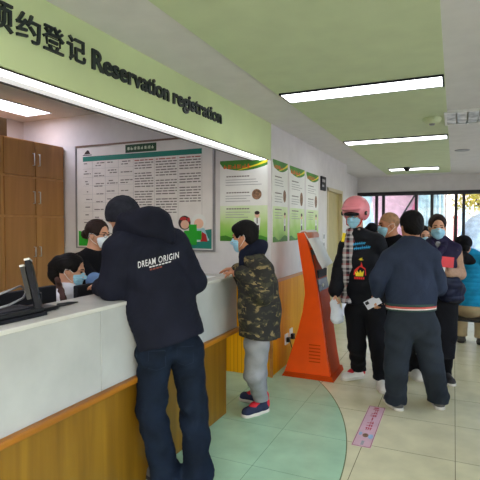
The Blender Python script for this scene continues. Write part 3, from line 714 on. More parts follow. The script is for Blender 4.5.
# ------------------------------------------------------------------ small things on the side wall
e = empty('door_plate', (WX, 6.79, 2.12), 'small dark grey plate high on the wall beside the door', 'sign')
MB().rect(FS, 6.66, 6.92, 2.10, 2.30, -0.003, 0.023).build('plate', M['dark'], e)
MB().rect(FS, 6.70, 6.86, 2.22, 2.26, 0.02, 0.002).rect(FS, 6.70, 6.80, 2.15, 2.18, 0.02, 0.002).build('print', M['greyink'], e)
e = empty('light_switch', (WX, 6.86, 1.36), 'white double light switch on the wall left of the door', 'switch')
MB().rect(FS, 6.80, 6.90, 1.38, 1.48, 0, 0.010).rect(FS, 6.80, 6.90, 1.27, 1.36, 0, 0.010).build('plate', M['whitep'], e)
MB().rect(FS, 6.825, 6.875, 1.40, 1.46, 0.010, 0.005).rect(FS, 6.825, 6.875, 1.29, 1.34, 0.010, 0.005).build('rocker', M['grey'], e)
e = empty('power_socket', (WX, 5.14, 0.22), 'white power socket with plug on the orange panelling left of the kiosk', 'socket')
MB().rect(FS, 5.08, 5.18, 0.24, 0.36, 0.014, 0.012).rect(FS, 5.24, 5.34, 0.27, 0.39, 0.014, 0.012).build('plate', M['whitep'], e)
MB().box(WX+0.026, WX+0.062, 5.10, 5.15, 0.27, 0.32).box(WX+0.026, WX+0.062, 5.26, 5.31, 0.27, 0.33).build('plug', M['black'], e)
cb = MB().tube([(WX+0.06, 5.125, 0.29), (WX+0.09, 5.12, 0.2), (WX+0.06, 5.10, 0.08), (WX+0.05, 5.06, 0.012), (WX+0.075, 5.0, 0.008), (WX+0.08, 4.95, 0.008)], 0.006).tube([(WX+0.06, 5.285, 0.3), (WX+0.11, 5.27, 0.18), (WX+0.08, 5.22, 0.05), (WX+0.08, 5.16, 0.008), (WX+0.085, 5.1, 0.008)], 0.006)
tag(cb.build('power_cable', M['black'], None, True, (WX+0.06, 5.1, 0)), 'black power cables hanging from the wall socket behind the kiosk', 'cable')

# ------------------------------------------------------------------ orange kiosk
KY0, KY1 = 4.76, 5.20
def kx(px, py): p = onY(px, py, KY0); return (p[0], max(p[2], 0.0))
left = [kx(*q) for q in ((297, 233), (298.5, 245), (301, 262), (304, 280), (305, 294), (302.5, 312), (298, 330), (291, 352), (283, 377))]
right = [kx(*q) for q in ((331, 383), (327.5, 362), (324.5, 340), (321, 314), (318, 292), (314, 268), (309.5, 250), (304.5, 233))]
left[-1] = (left[-1][0], 0.0); right[0] = (right[0][0], 0.0)
prof = left+right
kb = empty('self_service_kiosk', (-1.38, 4.9, 0), 'orange self service kiosk with curved body standing against the wall', 'kiosk')
bm = bmesh.new()
FK = ((0, KY1, 0), (1, 0, 0), (0, 0, 1))
m = MB().plate(FK, prof, 0, KY1-KY0)
m.build('body', M['orange'], kb)
# dark glossy front inset, follows the sloping front edge
fr_ = MB()
rr = right[0:7]
for a, b in zip(rr[:-1], rr[1:]):
    fr_.add([(a[0]+0.004, KY0+0.035, a[1]+0.02), (a[0]+0.004, KY1-0.012, a[1]+0.02), (b[0]+0.004, KY1-0.012, b[1]+0.02), (b[0]+0.004, KY0+0.035, b[1]+0.02),
             (a[0]-0.02, KY0+0.035, a[1]+0.02), (a[0]-0.02, KY1-0.012, a[1]+0.02), (b[0]-0.02, KY1-0.012, b[1]+0.02), (b[0]-0.02, KY0+0.035, b[1]+0.02)],
            [(0, 1, 2, 3), (7, 6, 5, 4), (0, 4, 5, 1), (1, 5, 6, 2), (2, 6, 7, 3), (3, 7, 4, 0)])
fr_.build('front_panel', M['rust'], kb)
# skirt at the foot
MB().plate(((0, KY1+0.03, 0), (1, 0, 0), (0, 0, 1)), [(prof[8][0]-0.01, 0), (right[0][0]+0.03, 0), (right[0][0]+0.012, 0.05), (prof[8][0]+0.02, 0.05)], 0, KY1-KY0+0.045).build('foot', M['rust'], kb)
tp = left[0]; tq = right[-1]
cpm = MB(); n = 16
zt = tp[1]
xc = (tp[0]+tq[0])/2+0.03
cpm.tube([(xc, KY0+0.012, zt-0.035), (xc, KY1-0.012, zt-0.035)], 0.052, 24)
cpm.build('rounded_cap', M['rustedge'], kb, True)
MB().tube([(xc-0.012, KY0+0.02, zt-0.020), (xc-0.012, KY1-0.005, zt-0.020)], 0.050, 24).build('cap_rim', M['whitep'], kb, True)
a = right[4]; b = right[6]
MB().add([(a[0]+0.006, KY0+0.02, a[1]), (a[0]+0.006, KY1-0.02, a[1]), (b[0]+0.006, KY1-0.02, b[1]), (b[0]+0.006, KY0+0.02, b[1]),
          (a[0]+0.012, KY0+0.02, a[1]), (a[0]+0.012, KY1-0.02, a[1]), (b[0]+0.012, KY1-0.02, b[1]), (b[0]+0.012, KY0+0.02, b[1])],
         [(3, 2, 1, 0), (4, 5, 6, 7), (0, 1, 5, 4), (1, 2, 6, 5), (2, 3, 7, 6), (3, 0, 4, 7)]).build('screen', M['screen'], kb)
MB().obox((right[5][0]+0.008, KY0+0.05, right[5][1]-0.11), (1, 0, 0), (0, 1, 0), (0, 0, 1), 0.03, 0.34, 0.08).build('card_reader', M['dark'], kb)
c0 = (right[4][0]+0.0, right[4][1]+0.12)
MB().tube([(c0[0]+0.02, KY0+0.10, c0[1]-0.06), (c0[0]+0.03, KY0+0.10, c0[1]-0.062)], 0.02, 16).build('button', M['whitep'], kb)
for k in range(6):
    z = 0.18+0.035*k
    MB().box(-1.36, -1.24, KY0-0.003, KY0, z, z+0.010).build('vent_slot', M['rust'], kb)
# white sheet covering the screen, curling out at its lower edge
P0 = np.array([right[-1][0]+0.03, 0, right[-1][1]+0.0])
sv = []; sf = []; nn = 14
for i in range(nn+1):
    t = i/nn; x = right[-1][0]+0.0+ (right[5][0]+0.055-right[-1][0])*t + 0.025*math.sin(t*2.6) + 0.10*max(0, t-0.75)
    z = right[-1][1]+0.005-(right[-1][1]-right[5][1]-0.0)*t
    for j in range(2): sv.append((x+0.03*(0 if j == 0 else 0), (KY0-0.01 if j == 0 else KY1+0.0), z+(0.0 if j == 0 else 0.0)+0.02*t*(1 if j else -0.5)))
for i in range(nn): sf.append((2*i, 2*i+2, 2*i+3, 2*i+1))
sh = mk('paper_sheet', sv, sf, M['paper'], None, True, (right[-1][0], KY0+0.1, 1.2))
so = sh.modifiers.new('s', 'SOLIDIFY'); so.thickness = 0.002
tag(sh, 'white paper sheet hanging over the screen of the orange kiosk', 'paper')

# ------------------------------------------------------------------ floor sticker
cs = [onZ(352, 445.5), onZ(370.5, 447.5), onZ(384.5, 409), onZ(368, 406.5)]
fm = empty('floor_sticker', (-0.6, 3.85, 0), 'pink floor sticker with red characters on the cream tiles', 'sticker')
FM = ((-0.665, 3.45, 0.0), (1, 0, 0), (0, 1, 0))
MB().plate(FM, [(0, 0), (0.14, 0), (0.14, 0.82), (0, 0.82)], 0.0005, 0.0015).build('sheet', M['pink'], fm)
MB().rect(FM, 0.004, 0.008, 0.004, 0.816, 0.002, 0.0005).rect(FM, 0.132, 0.136, 0.004, 0.816, 0.002, 0.0005).rect(FM, 0.004, 0.136, 0.004, 0.010, 0.002, 0.0005).rect(FM, 0.004, 0.136, 0.810, 0.816, 0.002, 0.0005).build('border', M['redink'], fm)
FMr = ((-0.665, 3.45, 0.0), (0, 1, 0), (-1, 0, 0))
g = MB(); rnd = random.Random(5)
for u in (0.30, 0.365, 0.43, 0.575, 0.64, 0.705): glyph(g, FMr, u, -0.10, 0.058, 0.002, 0.0006, rnd)
g.rect(FMr, 0.50, 0.56, -0.076, -0.066, 0.002, 0.0006)
for u in (0.77,): g.rect(FMr, u, u+0.02, -0.09, -0.05, 0.002, 0.0006)
g.build('red_print', M['matred'], fm)
MB().ell(FM, 0.07, 0.20, 0.022, 0.035, 0.002, 0.0006).build('printed_figure', M['pphoto'], fm)
for q in ((0.11, 0.19, 0.018, 0.04), (0.03, 0.22, 0.012, 0.03)): MB().ell(FM, *q, 0.002, 0.0006).build('printed_drop', M['tarp'], fm)
MB().rect(FMr, 0.03, 0.10, -0.08, -0.06, 0.002, 0.0006).build('small_print', M['greyink'], fm)

# ------------------------------------------------------------------ things on the counter and desk
def monitor(name, x, y0, y1, z0, z1, label, base_z):
    e = empty(name, (x, (y0+y1)/2, base_z), label, 'monitor', 'black monitors behind the counter')
    MB().bbox(x-0.02, x+0.02, y0, y1, z0, z1, 0.008).build('case', M['dark'], e)
    MB().box(x-0.022, x-0.0195, y0+0.015, y1-0.015, z0+0.02, z1-0.015).build('screen', M['screen'], e)
    ym = (y0+y1)/2
    MB().bbox(x+0.02, x+0.05, ym-0.04, ym+0.04, base_z+0.01, z0+0.12, 0.005).build('stand', M['black'], e)
    MB().bbox(x-0.10, x+0.10, ym-0.13, ym+0.13, base_z, base_z+0.015, 0.004).build('foot', M['black'], e)
monitor('monitor', -2.28, 1.70, 2.22, 0.90, 1.235, 'black monitor seen from behind, at the left edge beyond the worktop', 0.75)
monitor('monitor', -2.30, 2.42, 2.74, 0.94, 1.205, 'black monitor in front of the seated clerk in white', 0.75)
# customer screen seen edge-on, standing on the worktop
nz_ = lambda v: v/np.linalg.norm(v)
sc = empty('tilted_screen', (-1.98, 1.78, CT), 'thin black screen seen edge on, tilted back on the white worktop', 'screen')
ftop = at(28, 261, 2.42); fbot = at(39, 309, 2.42)
up_ = ftop-fbot; Ls = np.linalg.norm(up_); up_ /= Ls
side = nz_(ray(31, 285)*np.array([1, 1, 0])+RT*0.03); nrm = np.cross(up_, side); nrm /= np.linalg.norm(nrm); side = np.cross(nrm, up_)
side /= np.linalg.norm(side)
c0 = fbot-side*0.10
MB().obox(c0-nrm*0.012, side, up_, nrm, 0.28, Ls, 0.024).build('case', M['dark'], sc)
MB().obox(c0+up_*0.06+side*0.03+nrm*0.018, side, up_, nrm, 0.22, Ls-0.085, 0.022).build('rear_screen', M['black'], sc)
MB().obox(c0+up_*0.10+side*0.08+nrm*0.010, side, up_, nrm, 0.10, 0.10, 0.012).build('hinge', M['black'], sc)
MB().obox(c0+up_*Ls-nrm*0.013, side, up_, nrm, 0.28, 0.010, 0.026).build('corner_cap', M['whitep'], sc)
MB().obox(c0+up_*(Ls-0.025)+side*0.03+nrm*0.017, side, up_, nrm, 0.22, 0.010, 0.024).build('corner_cap', M['whitep'], sc)
MB().obox(c0+side*0.012+up_*0.012-nrm*0.0145, side, up_, nrm, 0.256, Ls-0.03, 0.003).build('glass', M['screen'], sc)
bq = np.array([-1.99, 1.80, CT])
MB().bbox(-2.08, -1.92, 1.75, 1.90, CT, CT+0.018, 0.005).build('foot', M['black'], sc)
MB().tube([(-2.0, 1.83, CT+0.015), (-2.0, 1.83, CT+0.09)], 0.022).build('neck', M['black'], sc)
kp = empty('keypad', (-1.93, 1.60, CT), 'low black device with a dark keypad lying on the white worktop', 'keypad')
MB().bbox(-2.02, -1.85, 1.40, 1.735, CT+0.018, CT+0.042, 0.006).build('case', M['black'], kp)
MB().box(-2.0, -1.87, 1.45, 1.69, CT+0.042, CT+0.048).build('keys', M['dark'], kp)
MB().box(-2.03, -1.84, 1.38, 1.745, CT, CT+0.018).build('foot', M['dark'], kp)
kc = MB().tube([(-1.98, 1.55, CT+0.11), (-2.0, 1.66, CT+0.125), (-2.02, 1.74, CT+0.135), (-2.06, 1.79, CT+0.12), (-2.05, 1.80, CT+0.09), (-2.0, 1.74, CT+0.075), (-1.96, 1.62, CT+0.06), (-1.95, 1.52, CT+0.053)], 0.0055)
tag(kc.build('coiled_cable', M['grey'], None, True, (-2.0, 1.6, CT)), 'pale grey cable looping beside the tilted screen', 'cable')
sn = empty('barcode_scanner', (-1.95, 1.92, CT), 'small black stylus on a lead lying on the worktop by the screen', 'scanner')
MB().tube([(-1.955, 1.925, CT+0.012), (-1.945, 2.0, CT+0.012), (-1.94, 2.06, CT+0.010)], [0.010, 0.009, 0.004]).build('body', M['black'], sn, True)
MB().tube([(-1.90, 1.78, CT+0.006), (-1.905, 1.86, CT+0.006), (-1.93, 1.90, CT+0.010), (-1.954, 1.926, CT+0.012)], 0.004).build('lead', M['dark'], sn, True)
pp = empty('paper_slip', (-1.92, 3.5, CT), 'white paper slips on the end of the counter by the camouflage coat', 'paper')
MB().box(-2.02, -1.86, 3.40, 3.62, CT, CT+0.003).build('sheet', M['paper'], pp)
MB().obox((-1.98, 3.42, CT+0.003), (0.96, 0.28, 0), (-0.28, 0.96, 0), (0, 0, 1), 0.10, 0.15, 0.002).build('top_sheet', M['plblue'], pp)

# ------------------------------------------------------------------ outside the windows
struct('pavement', MB().box(-14, 14, FY+0.16, 40, -0.12, -0.02).box(RX+0.11, 14, -14, FY+0.16, -0.12, -0.02).box(AX-0.2, RX+0.11, -14, BY-0.11, -0.12, -0.02), M['pavement'])
ar = empty('added_shade_roof', (-1.0, 16.5, 3.6), 'added unseen roof shading the outdoors beyond the far windows', 'roof')  # roof added out of view to darken what stands beyond the glass
MB().box(-8, 4.5, FY+0.16, 20.5, 3.6, 3.75).build('slab', M['facade'], ar)
for x in (-7.8, 4.3):
    for y in (11.6, 20.2): MB().box(x-0.1, x+0.1, y-0.1, y+0.1, -0.02, 3.6).build('pillar', M['facade'], ar)
aw = empty('market_tent', (-1.3, 14.5, -0.02), 'pink awning sheet outside the left far windows', 'awning')
MB().plate(((0, 14.5, 0), (1, 0, 0), (0, 0, 1)), [(-2.1, 1.0), (-0.95, 1.0), (-0.62, 3.1), (-1.6, 3.3), (-2.3, 3.0)], 0, 0.03).build('back_sheet', M['awning2'], aw)
MB().plate(((0, 14.4, 0), (1, 0, 0), (0, 0, 1)), [(-1.45, 1.1), (-0.70, 1.1), (-0.62, 3.0), (-0.8, 2.9)], 0, 0.03).build('front_sheet', M['awning'], aw)
MB().plate(((0, 14.4, 0), (1, 0, 0), (0, 0, 1)), [(-3.0, 1.0), (-2.25, 1.0), (-2.2, 3.2), (-3.0, 3.3)], 0, 0.03).build('side_sheet', M['banner'], aw)
MB().tube([(-1.75, 14.3, -0.02), (-1.62, 14.3, 1.4), (-0.75, 14.3, 2.9)], 0.025).build('pole', M['winframe'], aw)
MB().tube([(-2.3, 14.5, -0.02), (-2.3, 14.5, 3.0)], 0.03).tube([(-0.62, 14.5, -0.02), (-0.62, 14.5, 3.1)], 0.03).build('post', M['grey'], aw)
bn = empty('plastic_curtain', (-0.35, 13.2, -0.02), 'pale blue wavy plastic sheet hanging outside the middle window', 'curtain')
vs = []; fs = []
for i in range(41):
    x = -0.86+0.62*i/40; y = 13.2+0.03*math.sin(i*1.1)+0.02*math.sin(i*2.3)
    vs += [(x, y, 0.2), (x, y+0.02*math.sin(i*0.7), 2.9), (x, y+0.02, 0.2), (x, y+0.02*math.sin(i*0.7)+0.02, 2.9)]
for i in range(40): a = 4*i; fs += [(a, a+4, a+5, a+1), (a+2, a+3, a+7, a+6), (a+1, a+5, a+7, a+3), (a, a+2, a+6, a+4)]
mk('sheet', vs, fs, M['banner'], bn, True)
MB().tube([(-0.9, 13.21, 2.92), (-0.2, 13.21, 2.92)], 0.02).tube([(-0.9, 13.21, -0.02), (-0.9, 13.21, 2.94)], 0.02).tube([(-0.2, 13.21, -0.02), (-0.2, 13.21, 2.94)], 0.02).build('rail', M['grey'], bn)
hb = empty('building', (1.5, 30, -0.02), 'pale building across the street beyond the far windows', 'building')
MB().box(-9, 9, 30, 34, -0.02, 9).build('wall', M['facade'], hb)
for fx in range(-8, 8, 2):
    for fz in (1.0, 4.0, 7.0):
        MB().box(fx+0.2, fx+1.5, 29.95, 30.0, fz, fz+1.6).build('window', M['facadeglass'], hb)
def tree(x, y, h, r, mat, label):
    e = empty('tree', (x, y, -0.02), label, 'tree', 'trees outside the windows')
    MB().tube([(x, y, -0.02), (x+0.05, y, h*0.4), (x-0.05, y, h*0.8)], [0.12, 0.09, 0.05]).tube([(x, y, h*0.45), (x+0.5, y+0.1, h*0.8)], [0.06, 0.02]).tube([(x, y, h*0.5), (x-0.55, y-0.1, h*0.85)], [0.06, 0.02]).build('trunk', M['bark'], e, True)
    rn = random.Random(int(x*100)); vs = []; fs = []
    for k in range(900):
        q = np.array([rn.gauss(0, 1), rn.gauss(0, 1), rn.gauss(0, 1)]); q /= np.linalg.norm(q); p = np.array([x, y, h*0.75])+q*r*np.array([1, 1, 0.8])*rn.uniform(0.45, 1)
        d1 = np.array([rn.gauss(0, 1), rn.gauss(0, 1), rn.gauss(0, 1)]); d1 /= np.linalg.norm(d1); d2 = np.cross(d1, q+1e-3); d2 /= np.linalg.norm(d2); s_ = r*0.07
        b = len(vs); vs += [p-d1*s_, p+d2*s_*0.6, p+d1*s_, p-d2*s_*0.6]; fs.append((b, b+1, b+2, b+3))
    mk('foliage', vs, fs, M[mat], e)
tree(1.0, 19, 3.6, 1.2, 'leafy', 'yellow leaved tree outside the rightmost far window')
tree(-1.6, 23, 3.6, 1.3, 'leafb', 'brownish bare looking tree outside the far windows, behind the blue plastic sheet')
tp_ = empty('covered_stall', (0.85, 15.0, -0.02), 'pale blue rounded tarpaulin heap outside the right far window', 'tarpaulin')
s = Sdf(0.05); s.ell((0.85, 15.0, 0.9), (0.75, 0.7, 1.05)); s.ell((1.5, 15.3, 0.7), (0.6, 0.7, 0.9), None, 0.2); s.cut((0, 0, -0.02), (0, 0, -1)); s.mod(folds(0.03, 7, 1))
s.build('cover', M['tarp'], tp_)
MB().tube([(0.2, 14.6, 0.0), (0.85, 14.28, 0.25), (1.5, 14.6, 0.0)], 0.02).build('rope', M['grey'], tp_)
rs = empty('red_post', (0.03, 13.0, -0.02), 'red post standing outside between the right window frames', 'post')
MB().tube([(0.03, 13.0, -0.02), (0.03, 13.0, 1.75)], 0.05, 16).build('post', M['redsign'], rs)
MB().tube([(0.03, 13.0, 1.75), (0.03, 13.0, 1.8), (0.03, 13.0, 1.83)], [0.06, 0.06, 0.03], 16).build('cap', M['redsign'], rs)

# ------------------------------------------------------------------ daylight
wd = bpy.data.worlds.new('sky'); SC.world = wd; wd.use_nodes = True
nt = wd.node_tree; bg = nt.nodes['Background']
sk = nt.nodes.new('ShaderNodeTexSky'); sk.sky_type = 'PREETHAM' if False else 'NISHITA'; sk.sun_disc = False; sk.sun_elevation = 0.7; sk.sun_rotation = 2.6; sk.air_density = 1.0; sk.dust_density = 3.0
nt.links.new(sk.outputs[0], bg.inputs[0]); bg.inputs[1].default_value = 0.5
vs_ = SC.view_settings; vs_.view_transform = 'Standard'; vs_.look = 'None'; vs_.gamma = 1.0; vs_.use_curve_mapping = False; vs_.exposure = 1.15
# ------------------------------------------------------------------ people
def nz(v): v = np.array(v, float); return v/np.linalg.norm(v)
class Head:
    """head frame: c centre between the ears, f towards the face, u up, r to the person's right"""
    def __init__(s, c, f, u=(0, 0, 1), k=1.0):
        s.c = np.array(c, float); s.f = nz(f); u = np.array(u, float); s.u = nz(u-s.f*(u@s.f)); s.r = np.cross(s.f, s.u); s.k = k
        s.A = np.array([s.r, s.f, s.u])
    def p(s, x, y, z): return s.c+(s.r*x+s.f*y+s.u*z)*s.k
    def ell(s, S, c, r, k=0.015, op='add'): S.ell(s.p(*c), np.array(r)*s.k, s.A, k*s.k, op)
    def cone(s, S, a, b, r1, r2, k=0.012, op='add'): S.cone(s.p(*a), s.p(*b), r1*s.k, r2*s.k, k*s.k, None, op)
def head_sdf(S, H, neck):
    H.ell(S, (0, -0.012, 0.030), (0.075, 0.096, 0.090))
    H.ell(S, (0, 0.030, -0.035), (0.060, 0.064, 0.078), 0.03)
    H.ell(S, (0, 0.060, -0.088), (0.030, 0.030, 0.026), 0.03)
    H.cone(S, (0, 0.088, 0.008), (0, 0.110, -0.030), 0.009, 0.014, 0.012)
    H.ell(S, (0.017, 0.098, -0.036), (0.010, 0.012, 0.009), 0.008); H.ell(S, (-0.017, 0.098, -0.036), (0.010, 0.012, 0.009), 0.008)
    H.ell(S, (0, 0.090, -0.064), (0.024, 0.010, 0.010), 0.008)
    for sx in (-1, 1):
        H.ell(S, (sx*0.032, 0.102, 0.004), (0.016, 0.014, 0.010), 0.012, 'sub')
        H.cone(S, (sx*0.014, 0.085, 0.022), (sx*0.048, 0.074, 0.022), 0.010, 0.008, 0.012)
        H.ell(S, (sx*0.077, -0.008, -0.008), (0.010, 0.020, 0.033), 0.008)
        H.ell(S, (sx*0.084, 0.000, -0.006), (0.006, 0.010, 0.018), 0.006, 'sub')
    S.chain([H.p(0, -0.020, -0.05), neck], [0.058, 0.064], 0.03)
def hand_sdf(S, w, d, n, side, curl=0.5, s=1.0):
    """w wrist, d finger direction, n palm normal (fingers curl towards it), side towards the thumb"""
    d = nz(d); n = nz(n-d*(np.array(n)@d)); side = nz(side-d*(np.array(side)@d)-n*(np.array(side)@n)); w = np.array(w, float)
    S.cone(w, w+d*0.035*s, 0.026*s, 0.034*s, 0.02, (n, 0.6))
    S.cone(w+d*0.035*s, w+d*0.080*s, 0.036*s, 0.038*s, 0.02, (n, 0.42))
    for i, L in enumerate((0.072, 0.080, 0.074, 0.058)):
        o = (1.5-i)*0.0215*s; p = w+d*(0.088-0.004*abs(i-1))*s+side*o; a = curl*(0.6+0.1*i); r = 0.0092
        fan = side*(1.5-i)*0.06
        for q, fl in enumerate((0.45, 0.32, 0.26)):
            e = nz(d*math.cos(a)+n*math.sin(a)+fan); p2 = p+e*L*fl*s; S.cone(p, p2, r*s, (r-0.0007)*s, 0.004); p = p2; a += curl*0.8; r -= 0.0007
    p = w+d*0.028*s+side*0.028*s; e1 = nz(d*0.65+side*0.7+n*0.35); p1 = p+e1*0.042*s; e2 = nz(d*0.9+side*0.2+n*0.5*(0.3+curl)); p2 = p1+e2*0.034*s; p3 = p2+nz(d+n*curl*0.8)*0.026*s
    S.chain([p-side*0.01*s, p1, p2, p3], [0.015*s, 0.0115*s, 0.010*s, 0.0085*s], 0.008)
def person_body(e, mat, H, J, h=0.0075, fem=False, hands=None, feet=True, F=None):
    """one continuous figure from its joints"""
    S = Sdf(h); k = 0.9 if fem else 1.0
    head_sdf(S, H, J['neck'])
    S.chain([J['neck'], J['chest']], [0.062, 0.12*k], 0.05, (F, 0.75))
    S.chain([J['chest'], J['pelvis']], [0.135*k, 0.135], 0.05, (F, 0.7))
    for s in 'LR':
        S.chain([J['neck'], J['sh'+s]], [0.05, 0.05*k], 0.04)
        S.chain([J['sh'+s], J['el'+s], J['wr'+s]], [0.05*k, 0.037*k, 0.026*k], 0.02)
        hd = J.get('hand'+s)
        if hd: hand_sdf(S, J['wr'+s], *hd)
        S.chain([J['pelvis'], J['hip'+s]], [0.11, 0.085], 0.04)
        S.chain([J['hip'+s], J['kn'+s], J['an'+s]], [0.085, 0.056, 0.036], 0.02)
        a = J['an'+s]; t = J['toe'+s]
        S.chain([a, (a[0], a[1], 0.055), (t*0.5+a*0.5)*np.array([1, 1, 0])+np.array([0, 0, 0.045]), (t*0.72+a*0.28)*np.array([1, 1, 0])+np.array([0, 0, 0.038])], [0.034, 0.030, 0.026, 0.016], 0.015)
    o = S.build('body', mat, e); return o
def eyes(e, H, brow='hair'):
    for sx in (-1, 1):
        S = Sdf(0.003); H.ell(S, (sx*0.032, 0.086, 0.004), (0.014, 0.008, 0.0055)); S.build('eye', M['eye'], e)
        S = Sdf(0.003); H.cone(S, (sx*0.016, 0.094, 0.024), (sx*0.048, 0.080, 0.026), 0.0045, 0.003); S.build('eyebrow', M[brow], e)
def mask(e, H, mat='mask', h=0.004):
    S = Sdf(h)
    H.ell(S, (0, 0.040, -0.050), (0.066, 0.066, 0.066), 0.015)
    H.cone(S, (0, 0.092, -0.008), (0, 0.112, -0.034), 0.012, 0.016, 0.02)
    H.ell(S, (0, 0.066, -0.090), (0.036, 0.032, 0.030), 0.02)
    S.cut(H.p(0, 0.030, 0), -H.f*1.0-H.u*0.25); S.cut(H.p(0, 0, -0.006), H.u-H.f*0.10); S.cut(H.p(0, 0, -0.118), -H.u)
    c = H.c; u = H.u
    S.mod(lambda x, y, z: 0.0016*np.sin(330*((x-c[0])*u[0]+(y-c[1])*u[1]+(z-c[2])*u[2])))
    m = S.build('face_mask', M[mat], e)
    lp = MB()
    for sx in (-1, 1):
        lp.tube([H.p(sx*0.060, 0.040, -0.015), H.p(sx*0.080, 0.010, 0.010), H.p(sx*0.086, -0.022, 0.010), H.p(sx*0.085, -0.028, -0.020), H.p(sx*0.076, 0.005, -0.055), H.p(sx*0.056, 0.036, -0.080)], 0.0018, 6)
    lp.build('ear_loop', M['pwhite'], m, True)
    return m
def hair(e, H, mat='hair', style='short', h=0.006):
    S = Sdf(h); c = H.c
    H.ell(S, (0, -0.016, 0.036), (0.088, 0.108, 0.098))
    if style in ('short', 'crop'): H.ell(S, (0, -0.050, -0.020), (0.072, 0.062, 0.060), 0.03)
    if style == 'mop': H.ell(S, (0, 0.050, 0.072), (0.066, 0.042, 0.032), 0.03); H.ell(S, (0, -0.055, -0.032), (0.068, 0.052, 0.066), 0.03)
    if style == 'tied': H.ell(S, (0, -0.04, -0.02), (0.080, 0.078, 0.075), 0.03)
    H.ell(S, (0, 0.125, 0.0 if style != 'mop' else -0.015), (0.082, 0.085, 0.102 if style != 'mop' else 0.088), 0.012, 'sub')
    for sx in (-1, 1): H.ell(S, (sx*0.095, 0.022, -0.045), (0.040, 0.042, 0.058), 0.01, 'sub')
    S.cut(H.p(0, -0.05, -0.085), -H.u+H.f*0.35)
    if style == 'pony':
        H.ell(S, (0, -0.115, 0.055), (0.030, 0.030, 0.030), 0.02)
        S.chain([H.p(0, -0.118, 0.045), H.p(0, -0.142, 0.000), H.p(0, -0.128, -0.07), H.p(0, -0.10, -0.13)], [0.026, 0.030, 0.031, 0.012], 0.045)
    if style == 'bun':
        H.ell(S, (0, -0.125, -0.010), (0.045, 0.042, 0.042), 0.02)
    A = H
    S.mod(lambda x, y, z: 0.0012*np.sin(190*((x-c[0])*A.r[0]+(y-c[1])*A.r[1]+(z-c[2])*A.r[2])+8*np.sin(30*(z-c[2]))))
    return S.build('hair', M[mat], e)
def glasses(e, H, mat='dark'):
    m = MB()
    for sx in (-1, 1):
        m.tube([H.p(sx*0.034+0.024*math.cos(t), 0.104, 0.002+0.018*math.sin(t)) for t in np.linspace(0, 6.283, 17)], 0.002, 6)
        m.tube([H.p(sx*0.058, 0.104, 0.006), H.p(sx*0.082, 0.085, 0.008), H.p(sx*0.086, -0.01, 0.006)], 0.002, 6)
    m.tube([H.p(-0.010, 0.106, 0.006), H.p(0.010, 0.106, 0.006)], 0.002, 6)
    return m.build('glasses', M[mat], e, True)
def shoe(e, an, toe, mat, sole, L=0.29, wd=0.05, accents=None, h=0.006):
    """shoe on the floor under ankle an, pointing towards toe"""
    d = np.array([toe[0]-an[0], toe[1]-an[1], 0.0]); d = nz(d); s = np.cross(d, [0, 0, 1]); b = np.array([an[0], an[1], 0.0])
    heel = b-d*0.07; tip = b+d*(L-0.07)
    S = Sdf(h)
    S.chain([heel+d*0.045+np.array([0, 0, 0.045]), b+d*0.07+np.array([0, 0, 0.045]), tip-d*0.055+np.array([0, 0, 0.035])], [0.043, wd-0.004, 0.045], 0.02)
    S.chain([b+np.array([0, 0, 0.05]), b+d*0.002+np.array([0, 0, 0.098])], [0.044, 0.046], 0.02)
    S.chain([b+np.array([0, 0, 0.085]), b+d*0.11+np.array([0, 0, 0.055])], [0.036, 0.03], 0.02)
    S.cut((0, 0, 0.020), (0, 0, -1)); S.cut(b+np.array([0, 0, 0.105]), (0, 0, 1))
    o = S.build('shoe', mat, e)
    S = Sdf(h)
    S.chain([heel+d*0.045+np.array([0, 0, 0.014]), b+d*0.08+np.array([0, 0, 0.014]), tip-d*0.052+np.array([0, 0, 0.014])], [0.046, wd, 0.048], 0.03)
    S.cut((0, 0, 0.030), (0, 0, 1)); S.cut((0, 0, 0.001), (0, 0, -1))
    S.build('sole', sole, o)
    lc = MB()
    for q in range(4):
        c = b+d*(0.055+0.024*q)+np.array([0, 0, 0.094-0.0085*q])
        lc.tube([c-s*0.026, c+np.array([0, 0, 0.006]), c+s*0.026+d*0.008], 0.003, 6)
    lc.build('laces', M['white'] if accents is None else accents[1], o, True)
    if accents is not None:
        S = Sdf(h); S.chain([b+d*0.03+np.array([0, 0, 0.090]), b+d*0.09+np.array([0, 0, 0.070]), b+d*0.125+np.array([0, 0, 0.054])], [0.032, 0.036, 0.034], 0.01)
        S.chain([heel+d*0.035+np.array([0, 0, 0.06]), heel+d*0.035+np.array([0, 0, 0.085])], [0.041, 0.040], 0.01)
        S.cut((0, 0, 0.028), (0, 0, -1)); S.build('shoe_panel', accents[0], o)
    return o
def trousers(e, mat, J, F, r=(0.125, 0.095, 0.075, 0.07), top=None, h=0.008, fold=0.004, hem=None, name='trousers', seed=0, hipr=0.155):
    S = Sdf(h)
    S.chain([J['pelvis']+np.array([0, 0, 0.08]), J['pelvis']], [hipr*0.92, hipr], 0.05, (F, 0.72))
    for s in 'LR':
        S.chain([J['pelvis']*0.4+J['hip'+s]*0.6, J['hip'+s]], [r[0], r[0]], 0.03, (F, 0.9))
        a = J['an'+s]
        S.chain([J['hip'+s], J['kn'+s], a], [r[0]*0.95, r[1], r[2]], 0.025)
        if hem is not None: S.chain([a, np.array([a[0], a[1], hem])+nz(J['toe'+s]-a)*0.01], [r[2], r[3]], 0.02)
    if hem is not None: S.cut((0, 0, hem), (0, 0, -1))
    S.mod(folds(fold, 24, seed, 1.6))
    return S.build(name, mat, e)
def sleeves(S, J, r, k=0.03, cuff=0.0, shr=0.085):
    for s in 'LR':
        S.chain([J['neck'], J['sh'+s]], [shr*0.95, shr], 0.05)
        w = J['wr'+s]+(J['el'+s]-J['wr'+s])*cuff
        S.chain([J['sh'+s], J['el'+s], w], [shr, r[0], r[1]], k)
